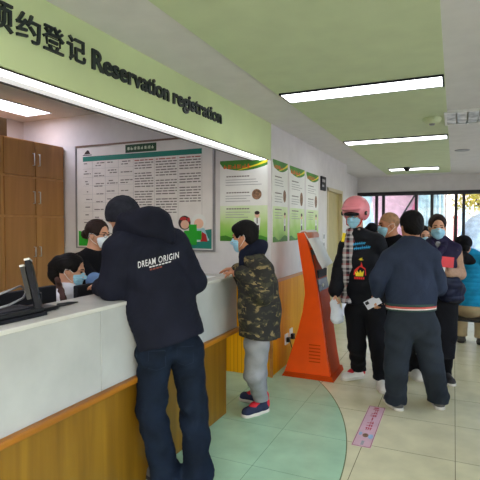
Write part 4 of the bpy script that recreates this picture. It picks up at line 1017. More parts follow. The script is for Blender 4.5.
def top(e, mat, J, F, body, arm, hemp, hemn=(0, 0, -1), h=0.008, fold=0.004, seed=0, name='jacket', qu=None, sl=True, cuff=0.05, shr=0.085, flat=0.7, necktop=None, kk=0.03):
    """jacket or coat: body = [(point, radius)...] from chest to hem, arm = (elbow radius, cuff radius)"""
    S = Sdf(h)
    S.chain([b[0] for b in body], [b[1] for b in body], 0.05, (F, flat))
    if sl: sleeves(S, J, arm, kk, cuff, shr)
    else: S.chain([J['shL'], J['neck'], J['shR']], [shr*0.9, shr*0.9, shr*0.9], 0.05)
    S.cut(hemp, hemn)
    if necktop is not None: S.cut(*necktop)
    S.mod(folds(fold, 20, seed, 1.0))
    if qu: S.mod(quilt(*qu))
    return S.build(name, mat, e)
def jn(w0, d):
    J = {}
    for k, v in d.items():
        J[k] = at(v[0], v[1], w0+(v[2] if len(v) > 2 else 0.0))
    return J
def feet(J, L, R, dL, dR, sl=0.21):
    """set ankles and toes from the floor point under each heel/ankle"""
    for s, p, d in (('L', L, dL), ('R', R, dR)):
        d = nz(np.array([d[0], d[1], 0])); J['an'+s] = np.array([p[0], p[1], 0.09]); J['toe'+s] = np.array([p[0], p[1], 0])+d*sl

# ---- man in the navy hoodie leaning on the counter
def build_hoodie():
    w = 2.95; F = vdir(-0.64, 0.77); R = np.cross(F, [0, 0, 1]); F3 = F
    J = jn(w, dict(pelvis=(168, 330, 0.0), chest=(150, 262, 0.0), neck=(134, 236, 0.04), shL=(120, 251, -0.10), shR=(173, 245, 0.10), elL=(112, 287, -0.12), elR=(194, 281, 0.12),
                   hipL=(155, 350, -0.05), hipR=(186, 350, 0.05), knL=(151, 410, -0.06), knR=(194, 408, 0.06)))
    J['wrL'] = J['elL']+F*0.22+R*0.03+np.array([0, 0, 0.0]); J['wrL'][2] = 1.215
    J['elL'][2] = max(J['elL'][2], 1.222)
    J['wrR'] = J['elR']+F*0.24-R*0.03; J['wrR'][2] = 1.225
    J['handL'] = (F, np.array([0, 0, -1.0]), R, 0.3); J['handR'] = (F, np.array([0, 0, -1.0]), -R, 0.3)
    feet(J, onZ(166, 488), onZ(198, 487), F, F+R*0.25)
    e = empty('person', (float(J['pelvis'][0]), float(J['pelvis'][1]), 0), 'person in a black hooded jacket with white lettering and jeans leaning on the counter', 'person')
    H = Head(at(123, 218, w+0.06), nz(F*0.8-R*0.25+np.array([0, 0, -0.55])), (0, 0, 1))
    person_body(e, M['skin'], H, J, 0.0085, F=F)
    hair(e, H)
    S = Sdf(0.006); H.ell(S, (0, -0.012, 0.036), (0.100, 0.116, 0.104)); H.ell(S, (0, -0.05, -0.02), (0.088, 0.08, 0.08), 0.03); S.cut(H.p(0, 0.03, -0.01), -H.u+H.f*0.75)
    cc = H.c
    S.mod(lambda x, y, z: 0.0022*np.sin(240*((x-cc[0])*H.r[0]+(y-cc[1])*H.r[1]+(z-cc[2])*H.r[2])))
    cp = S.build('knit_cap', M['knit'], e)
    jb = trousers(e, M['denim'], J, F, (0.115, 0.088, 0.088, 0.098), h=0.009, fold=0.012, hem=0.025, name='jeans', seed=1.0, hipr=0.18)
    for s in 'LR': shoe(e, J['an'+s], J['toe'+s], M['shoegrey'], M['soled'])
    jk = top(e, M['navyblk'], J, F, [(J['chest'], 0.215), (at(161, 300, w), 0.225), (at(170, 334, w), 0.222)], (0.080, 0.062), at(170, 341, w), RT*0.24-UP*0.96, 0.008, 0.010, 2.0, 'hooded_jacket', shr=0.10, cuff=0.02)
    tj = bvh(jk)
    # hood lying on the back
    S = Sdf(0.007); hu = nz(RT*0.18+UP*0.98); hr = nz(RT*0.98-UP*0.18); hf = FW
    S.ell(at(145, 226, w-0.03), (0.185, 0.125, 0.092), (hr, hf, hu), 0.03)
    S.ell(at(130, 232, w+0.02), (0.11, 0.13, 0.07), (hr, hf, hu), 0.04)
    S.ell(at(152, 219, w-0.06), (0.12, 0.09, 0.075), (hr, hf, hu), 0.03)
    S.cone(at(118, 238, w-0.05), at(170, 239, w-0.03), 0.03, 0.035, 0.04)
    S.ell(at(116, 214, w+0.14), (0.11, 0.12, 0.09), (hr, hf, hu), 0.03, 'sub')
    S.mod(folds(0.008, 17, 4.0))
    S.build('hood', M['navyblk'], jk)
    # lettering across the back
    ang = math.atan2(13.5, 54); c = at(143, 268, w-0.2); sc = (w-0.2)/474
    ux = nz(RT*math.cos(ang)+UP*math.sin(ang)); uy = nz(UP*math.cos(ang)-RT*math.sin(ang)*0.2)
    n_ = np.cross(ux, uy)
    o0 = at(137.5, 268.5, w-0.2); fr = (o0, ux, uy)
    vs, fs = text_mesh('DREAM ORIGIN', 0.06, 38.5*sc, 6.6*sc, 0.0006, 0, 1.15, 3)
    decal('back_lettering', fr, vs, fs, tj, M['white'], jk, 0.003)
    v2, f2 = strips([(0.064+0.0175*k, 0.064+0.0175*k+0.013, -0.014+0.0002*k, -0.006) for k in range(7)], 2, 1)
    decal('small_lettering', fr, v2, f2, tj, M['white'], jk, 0.003)
    v2, f2 = strips([(0.066+0.018*k, 0.066+0.018*k+0.014, -0.030, -0.021) for k in range(4)], 2, 1)
    decal('rust_lettering', fr, v2, f2, tj, M['rustth'], jk, 0.003)
    # stitched back pockets of the jeans
    td = bvh(jb); k = (w-0.2)/474
    for px, py in ((147, 353), (174, 352)):
        f = (at(px, py, w-0.2), RT, UP)
        v2, f2 = strips([(0, 17*k, 0, 0.7*k), (0, 0.7*k, -17*k, 0), (16.3*k, 17*k, -17*k, 0), (0, 8.5*k, -17.5*k, -16.8*k, -2.5*k), (8.5*k, 17*k, -20*k, -19.3*k, 2.5*k)], 4, 2)
        decal('pocket_stitching', f, v2, f2, td, M['stitch'], jb, 0.002)
build_hoodie()

# ---- person in the camouflage coat at the counter end
def build_camo():
    w = 3.97; F = vdir(-0.91, 0.41); R = np.cross(F, [0, 0, 1])
    J = jn(w, dict(pelvis=(258, 328, 0.0), chest=(258, 286, 0), neck=(251, 257, 0.0), shL=(262, 271, -0.14), shR=(256, 271, 0.17), elL=(263, 295, -0.20), wrL=(241, 279, -0.17), elR=(252, 300, 0.2), wrR=(238, 281, 0.13),
                   hipL=(257, 345, -0.07), hipR=(257, 345, 0.08), knL=(254, 374, -0.08), knR=(257.5, 374, 0.08)))
    feet(J, onZ(262, 412), onZ(261, 403.5), vdir(-0.80, -0.60), F+R*0.05)
    J['wrL'][2] = 1.225; J['wrR'][2] = 1.225
    J['handL'] = (F+R*0.1, np.array([0, 0, -1.0]), R, 0.45); J['handR'] = (F-R*0.25, np.array([0, 0, -1.0]), -R, 0.35)
    e = empty('person', (float(J['pelvis'][0]), float(J['pelvis'][1]), 0), 'person in a camouflage coat, light grey trousers and sneakers standing at the counter end', 'person')
    H = Head(at(244.5, 236.5, w), nz(F+np.array([0, 0, -0.16])-R*0.12), (0, 0, 1), 1.04)
    person_body(e, M['skin2'], H, J, 0.007, F=F); eyes(e, H); mask(e, H); hair(e, H, 'hair', 'mop')
    trousers(e, M['greyswt'], J, F, (0.108, 0.080, 0.056, 0.058), h=0.007, fold=0.008, hem=0.115, seed=3, hipr=0.15)
    for s in 'LR': shoe(e, J['an'+s], J['toe'+s], M['shoenavy'], M['sole'], 0.29, 0.05, (M['shoered'], M['white']))
    ct = top(e, M['camo'], J, F, [(J['chest'], 0.205), (at(259.5, 312, w), 0.210), (at(260, 334, w), 0.210)], (0.085, 0.058), at(260, 336, w), -UP+FW*0.0+RT*-0.08, 0.008, 0.006, 5, 'camouflage_coat', shr=0.10, cuff=0.0, flat=0.80, kk=0.010)
    S = Sdf(0.007)
    S.chain([at(252, 262, w), at(251, 250, w)], [0.105, 0.085], 0.03)
    tl = nz(RT*0.80+UP*0.60); tu = nz(UP*0.80-RT*0.60)
    S.ell(at(254, 251.5, w), (0.135, 0.135, 0.062), (tl, FW, tu), 0.03)
    S.ell(at(258, 248, w), (0.065, 0.12, 0.075), (tl, FW, tu), 0.03)
    S.cone(at(243.5, 254, w-0.05), at(242.5, 265, w-0.07), 0.035, 0.032, 0.03)
    S.cone(at(243.5, 254, w+0.05), at(242.5, 265, w+0.07), 0.035, 0.032, 0.03)
    S.ell(H.p(0, 0.05, -0.04), (0.075, 0.09, 0.10), H.A, 0.02, 'sub'); S.mod(folds(0.005, 20, 3))
    S.build('hood', M['navyhood'], ct)
build_camo()

# ---- man in the pink helmet
def build_helmet():
    w = 4.72; F = vdir(-0.42, -0.91); R = np.cross(F, [0, 0, 1])
    J = jn(w, dict(pelvis=(366, 300, 0), chest=(361, 258, 0), neck=(357, 236, 0), shR=(348, 248, 0.03), shL=(376, 243, -0.05), elR=(341.5, 268, 0.02), wrR=(335, 291, -0.03), elL=(384, 272, 0.02), wrL=(384, 292, -0.06),
                   hipR=(356, 312, 0.03), hipL=(374, 312, -0.05), knR=(357, 345, 0.03), knL=(379, 347, -0.1)))
    feet(J, onZ(361, 379), onZ(361, 379), F, F)
    feet(J, onZ(381, 387), onZ(358.5, 378), vdir(-0.12, -1), vdir(-0.92, -0.40))
    J['handR'] = (np.array([0, 0, -1.0])+RT*-0.1, F*0.2+RT*0.9, -FH, 1.0); J['handL'] = (np.array([0, 0, -1.0]), -RT, -FH, 0.5)
    e = empty('person', (float(J['pelvis'][0]), float(J['pelvis'][1]), 0), 'person in a pink helmet and black padded jacket with colourful prints by the orange kiosk', 'person')
    H = Head(at(355.5, 215, w), nz(vdir(-0.62, -0.78)+np.array([0, 0, -0.12])), (0, 0, 1), 1.02)
    person_body(e, M['skin'], H, J, 0.0075, F=F); mask(e, H); hair(e, H)
    S = Sdf(0.006)
    H.ell(S, (0, -0.014, 0.055), (0.130, 0.145, 0.134)); H.ell(S, (0, -0.06, 0.0), (0.105, 0.095, 0.07), 0.03)
    H.ell(S, (0, 0.13, -0.04), (0.10, 0.09, 0.085), 0.015, 'sub'); S.cut(H.p(0, 0, -0.045), -H.u+H.f*0.25)
    H.ell(S, (0, 0.100, 0.075), (0.095, 0.075, 0.026), 0.02)
    hm = S.build('helmet', M['helmet'], e)
    m = MB(); m.tube([H.p(-0.085, 0.02, -0.02), H.p(-0.07, 0.055, -0.085), H.p(0, 0.055, -0.128), H.p(0.07, 0.055, -0.085), H.p(0.085, 0.02, -0.02)], 0.006, 6)
    m.build('chin_strap', M['redth'], hm, True)
    m = MB()
    for k in (-1, 1): m.tube([H.p(k*0.116, 0.03, 0.02), H.p(k*0.128, 0.03, 0.02)], 0.022, 14)
    m.build('helmet_rivet', M['visor'], hm, True)
    S = Sdf(0.004); H.ell(S, (0, 0.084, 0.022), (0.084, 0.046, 0.026)); S.cut(H.p(0, 0.02, 0), -H.f); S.build('goggles', M['visor'], e)
    glasses(e, H)
    trousers(e, M['blackcloth'], J, F, (0.115, 0.09, 0.072, 0.072), h=0.008, fold=0.006, hem=0.085, seed=2, hipr=0.175)
    shoe(e, J['anR'], J['toeR'], M['shoew'], M['sole'], 0.29, 0.05, (M['shoered'], M['shoew'])); shoe(e, J['anL'], J['toeL'], M['shoew'], M['sole'])
    jk = top(e, M['blackpuff'], J, F, [(J['chest'], 0.185), (at(364, 282, w), 0.205), (at(366, 299, w), 0.20)], (0.085, 0.066), at(365, 303, w), -UP+RT*0.05, 0.007, 0.006, 7, 'padded_jacket', (0.006, 0.13, 0.02), shr=0.095, cuff=0.0)
    S = Sdf(0.007); S.chain([at(372, 228, w+0.05), at(366, 236, w+0.14), at(352, 240, w+0.1), at(346, 240, w-0.02)], [0.055, 0.07, 0.065, 0.045], 0.03); S.mod(folds(0.005, 20, 2)); S.build('hood', M['blackpuff'], jk)
    tj = bvh(jk)
    # plaid scarf: around the neck and down the front
    S = Sdf(0.007)
    S.chain([H.p(-0.05, 0.055, -0.155), H.p(0, 0.075, -0.165), H.p(0.05, 0.045, -0.155)], [0.035, 0.035, 0.035], 0.02)
    pts = []
    for px, py in ((350.5, 240), (348, 252), (347, 266), (345.5, 281), (345, 296), (344.5, 303)):
        o = at(px, py, w); h_ = tj.ray_cast(Vector(CAM), Vector(nz(o-CAM)), 20)
        pts.append(np.array(h_[0]) if h_[0] is not None else o-FW*0.1)
    S.chain([H.p(0.01, 0.07, -0.155)]+pts, [0.05]*7, 0.02, (FH, 0.42)); S.cut(at(345, 302, w), -UP); S.mod(folds(0.003, 40, 1))
    S.build('scarf', M['plaid'], e)
    # prints on the chest
    def pr(px, py): return at(px, py, w-0.22)
    s_ = (w-0.22)/474
    def fr(px, py, a=0.12): return (pr(px, py), nz(RT*math.cos(a)+UP*math.sin(a)), nz(UP*math.cos(a)-RT*math.sin(a)))
    rn = random.Random(3)
    cy = []
    for row, (y0, n) in enumerate(((0.0, 6), (-4.6*s_, 8))):
        x = 0.0
        for k in range(n):
            cy.append((x, x+2.2*s_, y0+0.4*s_, y0+1.3*s_, 0.5*s_)); cy.append((x+0.3*s_, x+1.0*s_, y0-0.4*s_, y0+rn.uniform(1.8, 3.0)*s_, 0.2*s_)); x += 2.0*s_
    v2, f2 = strips(cy, 2, 2); decal('script_print', fr(356.5, 245.5), v2, f2, tj, M['cyan'], jk, 0.004)
    def poly(pts, f, mat, name):
        vs = np.array([(a*s_, b*s_, 0) for a, b in pts]); decal(name, f, vs, [tuple(range(len(pts)))], tj, mat, jk, 0.004)
    f = fr(357, 277, 0.0)
    poly([(1.5, 0), (8, 0), (9, 6), (7, 3.5), (5.6, 6.5), (4.4, 3.2), (2.6, 6), (2.2, 3), (0.8, 5)], f, M['yellow'], 'crown_print')
    poly([(-0.5, 1), (0.3, 1), (0.6, 6), (3, 9), (6, 11), (6.5, 15), (8, 10), (10.5, 8), (10.8, 1), (10, 1), (9.8, 7), (7, 9), (5, 9.6), (2, 8), (0.2, 6)], f, M['redth'], 'flame_print')
    poly([(4.2, 17), (6, 18.5), (8, 19), (7, 17.6), (9, 16.6), (6, 16.2)], f, M['yellow'], 'small_yellow_print')
    v2, f2 = strips([(k*1.9*s_, k*1.9*s_+1.5*s_, -3.6*s_, -1.2*s_) for k in range(5)], 2, 1); decal('red_lettering', fr(357, 276.5, 0), v2, f2, tj, M['redth'], jk, 0.004)
    v2, f2 = strips([(0, 3*s_, 0, 9*s_)], 2, 2); decal('yellow_patch', fr(341.0, 241.5, -0.2), v2, f2, tj, M['yellow'], jk, 0.006)
    # plastic bag in the hand
    bg = empty('plastic_bag', tuple(at(337, 322, w-0.04)), 'white plastic bag hanging from the hand beside the orange kiosk', 'bag')
    S = Sdf(0.007); S.cone(at(335, 304, w-0.05), at(337, 318, w-0.04), 0.045, 0.065, 0.02, (FH, 0.6)); S.cone(at(334.5, 297, w-0.05), at(335, 305, w-0.05), 0.012, 0.04, 0.02, (FH, 0.6)); S.mod(folds(0.008, 30, 1)); S.build('bag_body', M['plastic_bag'], bg)
    MB().tube([at(333.5, 300, w-0.05), at(333.6, 295, w-0.06), at(335.5, 295, w-0.06), at(336, 300, w-0.05)], 0.006, 8).build('bag_handle', M['plastic_bag'], bg, True)
build_helmet()

# ---- man with his back to the camera in the navy jacket
def build_back():
    w = 4.0; F = vdir(-0.12, 0.99); R = np.cross(F, [0, 0, 1])
    J = jn(w, dict(pelvis=(411, 318, 0), chest=(411, 268, 0), neck=(411, 245, 0.0), shL=(391, 259, 0), shR=(430, 259, 0), elL=(376.5, 283, 0.02), wrL=(376, 297, 0.06), elR=(438, 287, 0.02), wrR=(424, 293, 0.22),
                   hipL=(400, 328, 0), hipR=(424, 327, 0), knL=(396, 366, 0.0), knR=(432, 366, 0.02)))
    J['elL'] = at(377.5, 280, w-0.02); J['wrL'] = at(377.5, 294, w+0.03)
    feet(J, onZ(394, 410), onZ(439, 409.5), vdir(-0.35, -1)*0+vdir(0.25, -1), vdir(0.3, -1))
    feet(J, onZ(396, 408), onZ(438, 407), vdir(-0.15, 1.0), vdir(0.3, 1.0))
    J['handL'] = (nz(UP*-1+RT*-0.30+FH*0.25), nz(RT*0.9+FH*0.3), nz(FH*0.8-RT*0.5), 0.75)
    J['handR'] = (F, RT*-1, UP, 0.5)
    e = empty('person', (float(J['pelvis'][0]), float(J['pelvis'][1]), 0), 'person seen from behind in a slate navy jacket with striped hem and charcoal trousers', 'person')
    H = Head(at(411, 226.5, w+0.02), nz(F+np.array([0, 0, -0.1])), (0, 0, 1), 1.05)
    person_body(e, M['skin2'], H, J, 0.0065, F=F); hair(e, H, 'hair', 'short')
    trousers(e, M['chartrou'], J, F, (0.128, 0.098, 0.088, 0.09), h=0.008, fold=0.006, hem=0.045, seed=4, hipr=0.205)
    for s in 'LR': shoe(e, J['an'+s]-np.array([F[0], F[1], 0])*0.02, J['toe'+s], M['shoegrey'], M['sole'])
    jk = top(e, M['steelnavy'], J, F, [(J['chest'], 0.20), (at(411, 290, w), 0.205), (at(411, 304, w), 0.205)], (0.074, 0.05), at(411, 306, w), -UP, 0.007, 0.009, 3, 'bomber_jacket', shr=0.090, cuff=0.05, kk=0.010)
    for nm, mt, y0, y1 in (('hem_rib', 'ribgreen', 302.5, 305.0), ('hem_stripe', 'ribred', 304.8, 306.8), ('hem_stripe', 'ribwhite', 306.6, 308.0), ('hem_rib', 'ribgreen', 307.8, 309.6)):
        S = Sdf(0.005); S.cone(at(411, y0-2, w), at(411, y1+2, w), 0.215, 0.212, 0.01, (F, 0.72)); S.cut(at(411, y0, w), UP); S.cut(at(411, y1, w), -UP); S.build(nm, M[mt], jk)
    S = Sdf(0.005); cc = at(411, 243.5, w+0.01)
    S.chain([cc+RT*0.072*math.sin(t)+FH*0.066*math.cos(t)-UP*0.012*math.cos(t) for t in np.linspace(0, 2*math.pi, 13)], [0.021]*13, 0.02); S.build('collar', M['steelnavy'], jk)
    S = Sdf(0.006); S.cone(J['wrL']*0.75+J['elL']*0.25, J['wrL'], 0.05, 0.045, 0.01); S.build('cuff', M['navyhood'], jk)
    ph = empty('mobile_phone', tuple(at(373, 306, w+0.05)), 'pale phone held low in the hand between two standing people', 'phone')
    c = at(372.8, 302.5, w+0.035); u = nz(-RT*0.62-UP*0.50+FH*0.6); s_ = nz(np.cross(nz(RT*0.5-UP*0.75-FH*0.2), u)); s_ = nz(np.cross(u, s_)); n = np.cross(s_, u)
    m = MB().obox(c-s_*0.037-u*0.072-n*0.004, s_, u, n, 0.074, 0.146, 0.009); m.build('case', M['phone'], ph)
    MB().obox(c-s_*0.030+u*0.030-n*0.008, s_, u, n, 0.026, 0.034, 0.005).obox(c-s_*0.030+u*0.030+n*0.004, s_, u, n, 0.026, 0.034, 0.005).build('camera', M['black'], ph)
build_back()

def generic(label, w, F, px, headpx, hk, hairst, skin, coat, legs, shoes, rad=0.19, fem=False, hfwd=None, arms=None, dz=0.0, hem=300, qu=None, feetpx=None, maskm='mask', haircol='hair', knee=None, skirt=None, sleeves_=None, coatname='jacket', h=0.009, legr=(0.11, 0.085, 0.07, 0.07), hy=None):
    s = 474/w; R = np.cross(F, [0, 0, 1]); r2 = np.array([R@RT, R@FH])
    y = lambda z: None
    def pt(lat, fwd, z):                                    # metres to the person's right / front / height
        b = at(px, 240, w); return np.array([b[0], b[1], 0])+R*lat+F*fwd+np.array([0, 0, z])
    top_ = hy
    J = dict(pelvis=pt(0, 0, top_*0.54), chest=pt(0, 0.0, top_*0.72), neck=pt(0, -0.01, top_*0.835), hipL=pt(-0.09, 0, top_*0.50), hipR=pt(0.09, 0, top_*0.50), shL=pt(-0.175, 0, top_*0.80), shR=pt(0.175, 0, top_*0.80),
             elL=pt(-0.24, -0.02, top_*0.63), elR=pt(0.24, -0.02, top_*0.63), wrL=pt(-0.23, 0.12, top_*0.50), wrR=pt(0.23, 0.12, top_*0.50), knL=pt(-0.09, 0.02, top_*0.28), knR=pt(0.09, 0.02, top_*0.28))
    J['handL'] = (np.array([0, 0, -1.0])+F*0.3, R, F, 0.6); J['handR'] = (np.array([0, 0, -1.0])+F*0.3, -R, F, 0.6)
    if arms: arms(J, pt, F, R)
    feet(J, pt(-0.10, 0, 0), pt(0.10, 0, 0), F-R*0.15, F+R*0.15)
    if feetpx:
        feet(J, onZ(*feetpx[0]), onZ(*feetpx[1]), feetpx[2], feetpx[3])
    if knee: knee(J)
    e = empty('person', (float(J['pelvis'][0]), float(J['pelvis'][1]), 0), label, 'person')
    H = Head(at(headpx[0], headpx[1], w), nz((F if hfwd is None else hfwd)+np.array([0, 0, -0.08])), (0, 0, 1), hk)
    person_body(e, M[skin], H, J, h, fem, F=F); eyes(e, H)
    if maskm: mask(e, H, maskm, 0.005)
    hair(e, H, haircol, hairst)
    trousers(e, M[legs], J, F, legr, h=0.010, fold=0.005, hem=0.06, hipr=0.16)
    for q in 'LR': shoe(e, J['an'+q], J['toe'+q], M[shoes], M['sole'], h=0.007)
    jk = top(e, M[coat], J, F, [(J['chest'], rad), (pt(0, 0, top_*0.60), rad), (pt(0, 0, hem), rad*1.02)], (0.07, 0.052), pt(0, 0, hem), (0, 0, -1), h, 0.005, 2, coatname, qu, sleeves_ is None, shr=0.085)
    return e, H, J, jk, pt, R

# ---- shaven-headed person behind
e, H, J, jk, pt, R = generic('person with a shaved head and face mask half hidden behind the slate navy jacket', 4.9, vdir(-0.55, -0.8), 394, (388.5, 225), 1.06, 'short', 'skin2', 'blackcloth', 'blackcloth', 'shoew', 0.17, False, vdir(-1.0, -0.12),
                              feetpx=(onZ and (413, 376), (392, 375), vdir(0.05, -1), vdir(-0.3, -1)), haircol='stubble', maskm='mask', hem=0.82, hy=1.71)
for o in list(e.children):
    if o.name.startswith('hair'): bpy.data.objects.remove(o)
S = Sdf(0.005); H.ell(S, (0, -0.014, 0.032), (0.0765, 0.097, 0.0915)); H.ell(S, (0, 0.125, -0.02), (0.09, 0.075, 0.085), 0.01, 'sub'); S.cut(H.p(0, -0.05, -0.02), -H.u+H.f*0.5); S.build('hair', M['stubble'], e)
S = Sdf(0.007); S.cone(J['neck']+np.array([0, 0, 0.02]), J['chest']+F_ if False else J['chest'], 0.08, 0.10, 0.02, None); S.build('shirt_collar', M['greyswt'], e)

# ---- woman in the dark vest holding a red folder
def wa(J, pt, F, R):
    J['elL'] = at(459.5, 274, 4.74); J['wrL'] = at(448, 272, 4.50); J['shL'] = at(454, 250, 4.75); J['shR'] = at(423, 250, 4.8); J['elR'] = at(424, 275, 4.78); J['wrR'] = at(434, 273, 4.52)
    J['handL'] = (nz(-RT+UP*0.1), FH, UP, 0.7); J['handR'] = (nz(RT+UP*0.1), FH, UP, 0.7)
e, H, J, jk, pt, R = generic('person with dark tied hair, dark vest and tan sleeves holding a red folder', 4.78, vdir(-0.22, -0.98), 439, (437.5, 227), 1.0, 'tied', 'skin', 'vest', 'blackcloth', 'soled', 0.185, True, vdir(-0.28, -0.96), wa, hem=0.92, hy=1.72, feetpx=((444, 380), (435, 381), vdir(0.0, -1), vdir(-0.1, -1)),
                              qu=(0.007, 0.09, 0.0), sleeves_=True, coatname='vest', haircol='hair2')
S = Sdf(0.008); sleeves(S, J, (0.058, 0.045), 0.02, 0.0, 0.068); S.mod(folds(0.004, 30, 2)); S.build('knit_sleeves', M['tan'], e)
S = Sdf(0.006); S.chain([at(430.5, 243, 4.72), at(433, 249, 4.63), at(436.5, 257, 4.585)], [0.036, 0.034, 0.022], 0.02); S.chain([at(445, 243, 4.74), at(442, 249, 4.63), at(437.5, 257, 4.585)], [0.036, 0.034, 0.022], 0.02); S.build('collar', M['vest'], e)
S = Sdf(0.007); S.cone(H.p(0, 0.04, -0.15), at(436.5, 262, 4.62), 0.045, 0.03, 0.02); S.build('shirt_front', M['greyswt'], e)
S = Sdf(0.009); S.chain([J['pelvis'], pt(0, 0, 0.55), pt(0, 0, 0.27)], [0.185, 0.175, 0.165], 0.04, (F if False else vdir(-0.22, -0.98), 0.8)); S.cut((0, 0, 0.27), (0, 0, -1)); S.mod(folds(0.008, 22, 3, 0.15)); S.build('long_skirt', M['blackcloth'], e)
fo = empty('folder', tuple(at(444, 268, 4.46)), 'red folder held at the chest by the person in the dark vest', 'folder')
c = at(437.5, 266.5, 4.46); u = nz(RT*0.98-UP*0.10); v = nz(UP*0.98+RT*0.08); n = np.cross(u, v)
MB().obox(c, u, v, n, 0.145, 0.10, 0.012).build('cover', M['folder'], fo)
MB().obox(c+u*0.004+v*0.003-n*0.004, u, v, n, 0.137, 0.096, 0.004).build('pages', M['paper'], fo)
MB().obox(c+u*0.02-v*0.045-n*0.002, u, v, n, 0.05, 0.045, 0.006).build('card', M['paper'], fo)
nc = empty('folded_coat', tuple(at(450, 301, 4.52)), 'dark navy padded coat hanging from the arm under the red folder', 'coat')
S = Sdf(0.008); S.chain([at(443, 282, 4.58), at(452, 285, 4.62), at(458, 289, 4.72)], [0.07, 0.085, 0.07], 0.04); S.chain([at(447, 294, 4.60), at(456, 297, 4.68)], [0.08, 0.075], 0.04); S.mod(quilt(0.009, 0.075, 0.02)); S.mod(folds(0.006, 25, 1)); S.build('padded_coat', M['navycoat'], nc)

# ---- masked person far behind
generic('person with black hair and blue mask farther back, between two other heads', 6.0, vdir(-0.1, -1), 424, (424, 236), 1.0, 'short', 'skin', 'blackcloth', 'blackcloth', 'soled', 0.19, False, None, hem=0.80, hy=1.60)

# ---- seated person in the bright blue padded jacket
def seated_blue():
    w = 6.05; F = vdir(0.75, 0.66); F = vdir(-0.35, -0.94); F = vdir(0.5, 0.86); R = np.cross(F, [0, 0, 1])
    b = at(470, 240, w); bx = np.array([b[0], b[1], 0])
    F = nz(np.array([F[0], F[1], 0])); R = np.cross(F, [0, 0, 1])
    def pt(l, f, z): return bx+R*l+F*f+np.array([0, 0, z])
    J = dict(pelvis=pt(0, 0, 0.58), chest=pt(0, 0.03, 0.98), neck=pt(0, 0.05, 1.21), shL=pt(-0.17, 0.04, 1.15), shR=pt(0.17, 0.04, 1.15), elL=pt(-0.23, 0.08, 0.88), elR=pt(0.23, 0.08, 0.88), wrL=pt(-0.12, 0.28, 0.78), wrR=pt(0.12, 0.28, 0.78),
             hipL=pt(-0.09, 0.02, 0.55), hipR=pt(0.09, 0.02, 0.55), knL=pt(-0.12, 0.42, 0.52), knR=pt(0.12, 0.42, 0.52))
    J['handL'] = (F+R, -np.array([0, 0, 1.0]), F, 0.6); J['handR'] = (F-R, -np.array([0, 0, 1.0]), F, 0.6)
    feet(J, pt(-0.12, 0.38, 0), pt(0.12, 0.38, 0), F, F)
    e = empty('person', (bx[0], bx[1], 0), 'person in a bright blue padded jacket and dark hat sitting at the right edge', 'person')
    H = Head(at(463.5, 246.5, w+0.05), nz(F+np.array([0, 0, -0.25])), (0, 0, 1), 1.0)
    person_body(e, M['skin'], H, J, 0.009, F=F); hair(e, H, 'hair', 'tied')
    S = Sdf(0.007); H.ell(S, (0, -0.02, 0.045), (0.105, 0.12, 0.10)); S.cut(H.p(0, 0, 0.0), -H.u+H.f*0.2); S.build('knit_hat', M['blackcloth'], e)
    S = Sdf(0.008); S.chain([H.p(-0.05, 0.02, -0.15), H.p(0.0, -0.06, -0.15), H.p(0.06, 0.0, -0.17), H.p(0.10, 0.02, -0.19)], [0.06, 0.075, 0.065, 0.06], 0.03); S.build('scarf', M['blackcloth'], e)
    trousers(e, M['khaki'], J, F, (0.115, 0.09, 0.075, 0.075), h=0.010, fold=0.005, hem=0.09, hipr=0.18)
    for q in 'LR': shoe(e, J['an'+q], J['toe'+q], M['shoegrey'], M['soled'], h=0.008)
    top(e, M['bluepuff'], J, F, [(J['chest'], 0.19), (pt(0, 0.01, 0.75), 0.205), (pt(0, 0, 0.60), 0.215)], (0.078, 0.055), pt(0, 0, 0.585), (0, 0, -1), 0.009, 0.003, 2, 'padded_jacket', (0.008, 0.055, 0.0), shr=0.09, cuff=0.0)
    c = empty('waiting_stool', (bx[0], bx[1], 0), 'black stool under the person in the bright blue padded jacket', 'stool')
    def bx_(o, la, lb, lc): return MB().obox(o, R, F, (0, 0, 1), la, lb, lc)
    bx_(pt(-0.22, -0.20, 0.395), 0.44, 0.42, 0.03).build('seat', M['black'], c)
    for l in (-0.20, 0.20):
        for f in (-0.20, 0.18): MB().tube([pt(l*1.1, f, 0), pt(l, f, 0.40)], 0.014, 8).build('leg', M['black'], c, True)
seated_blue()

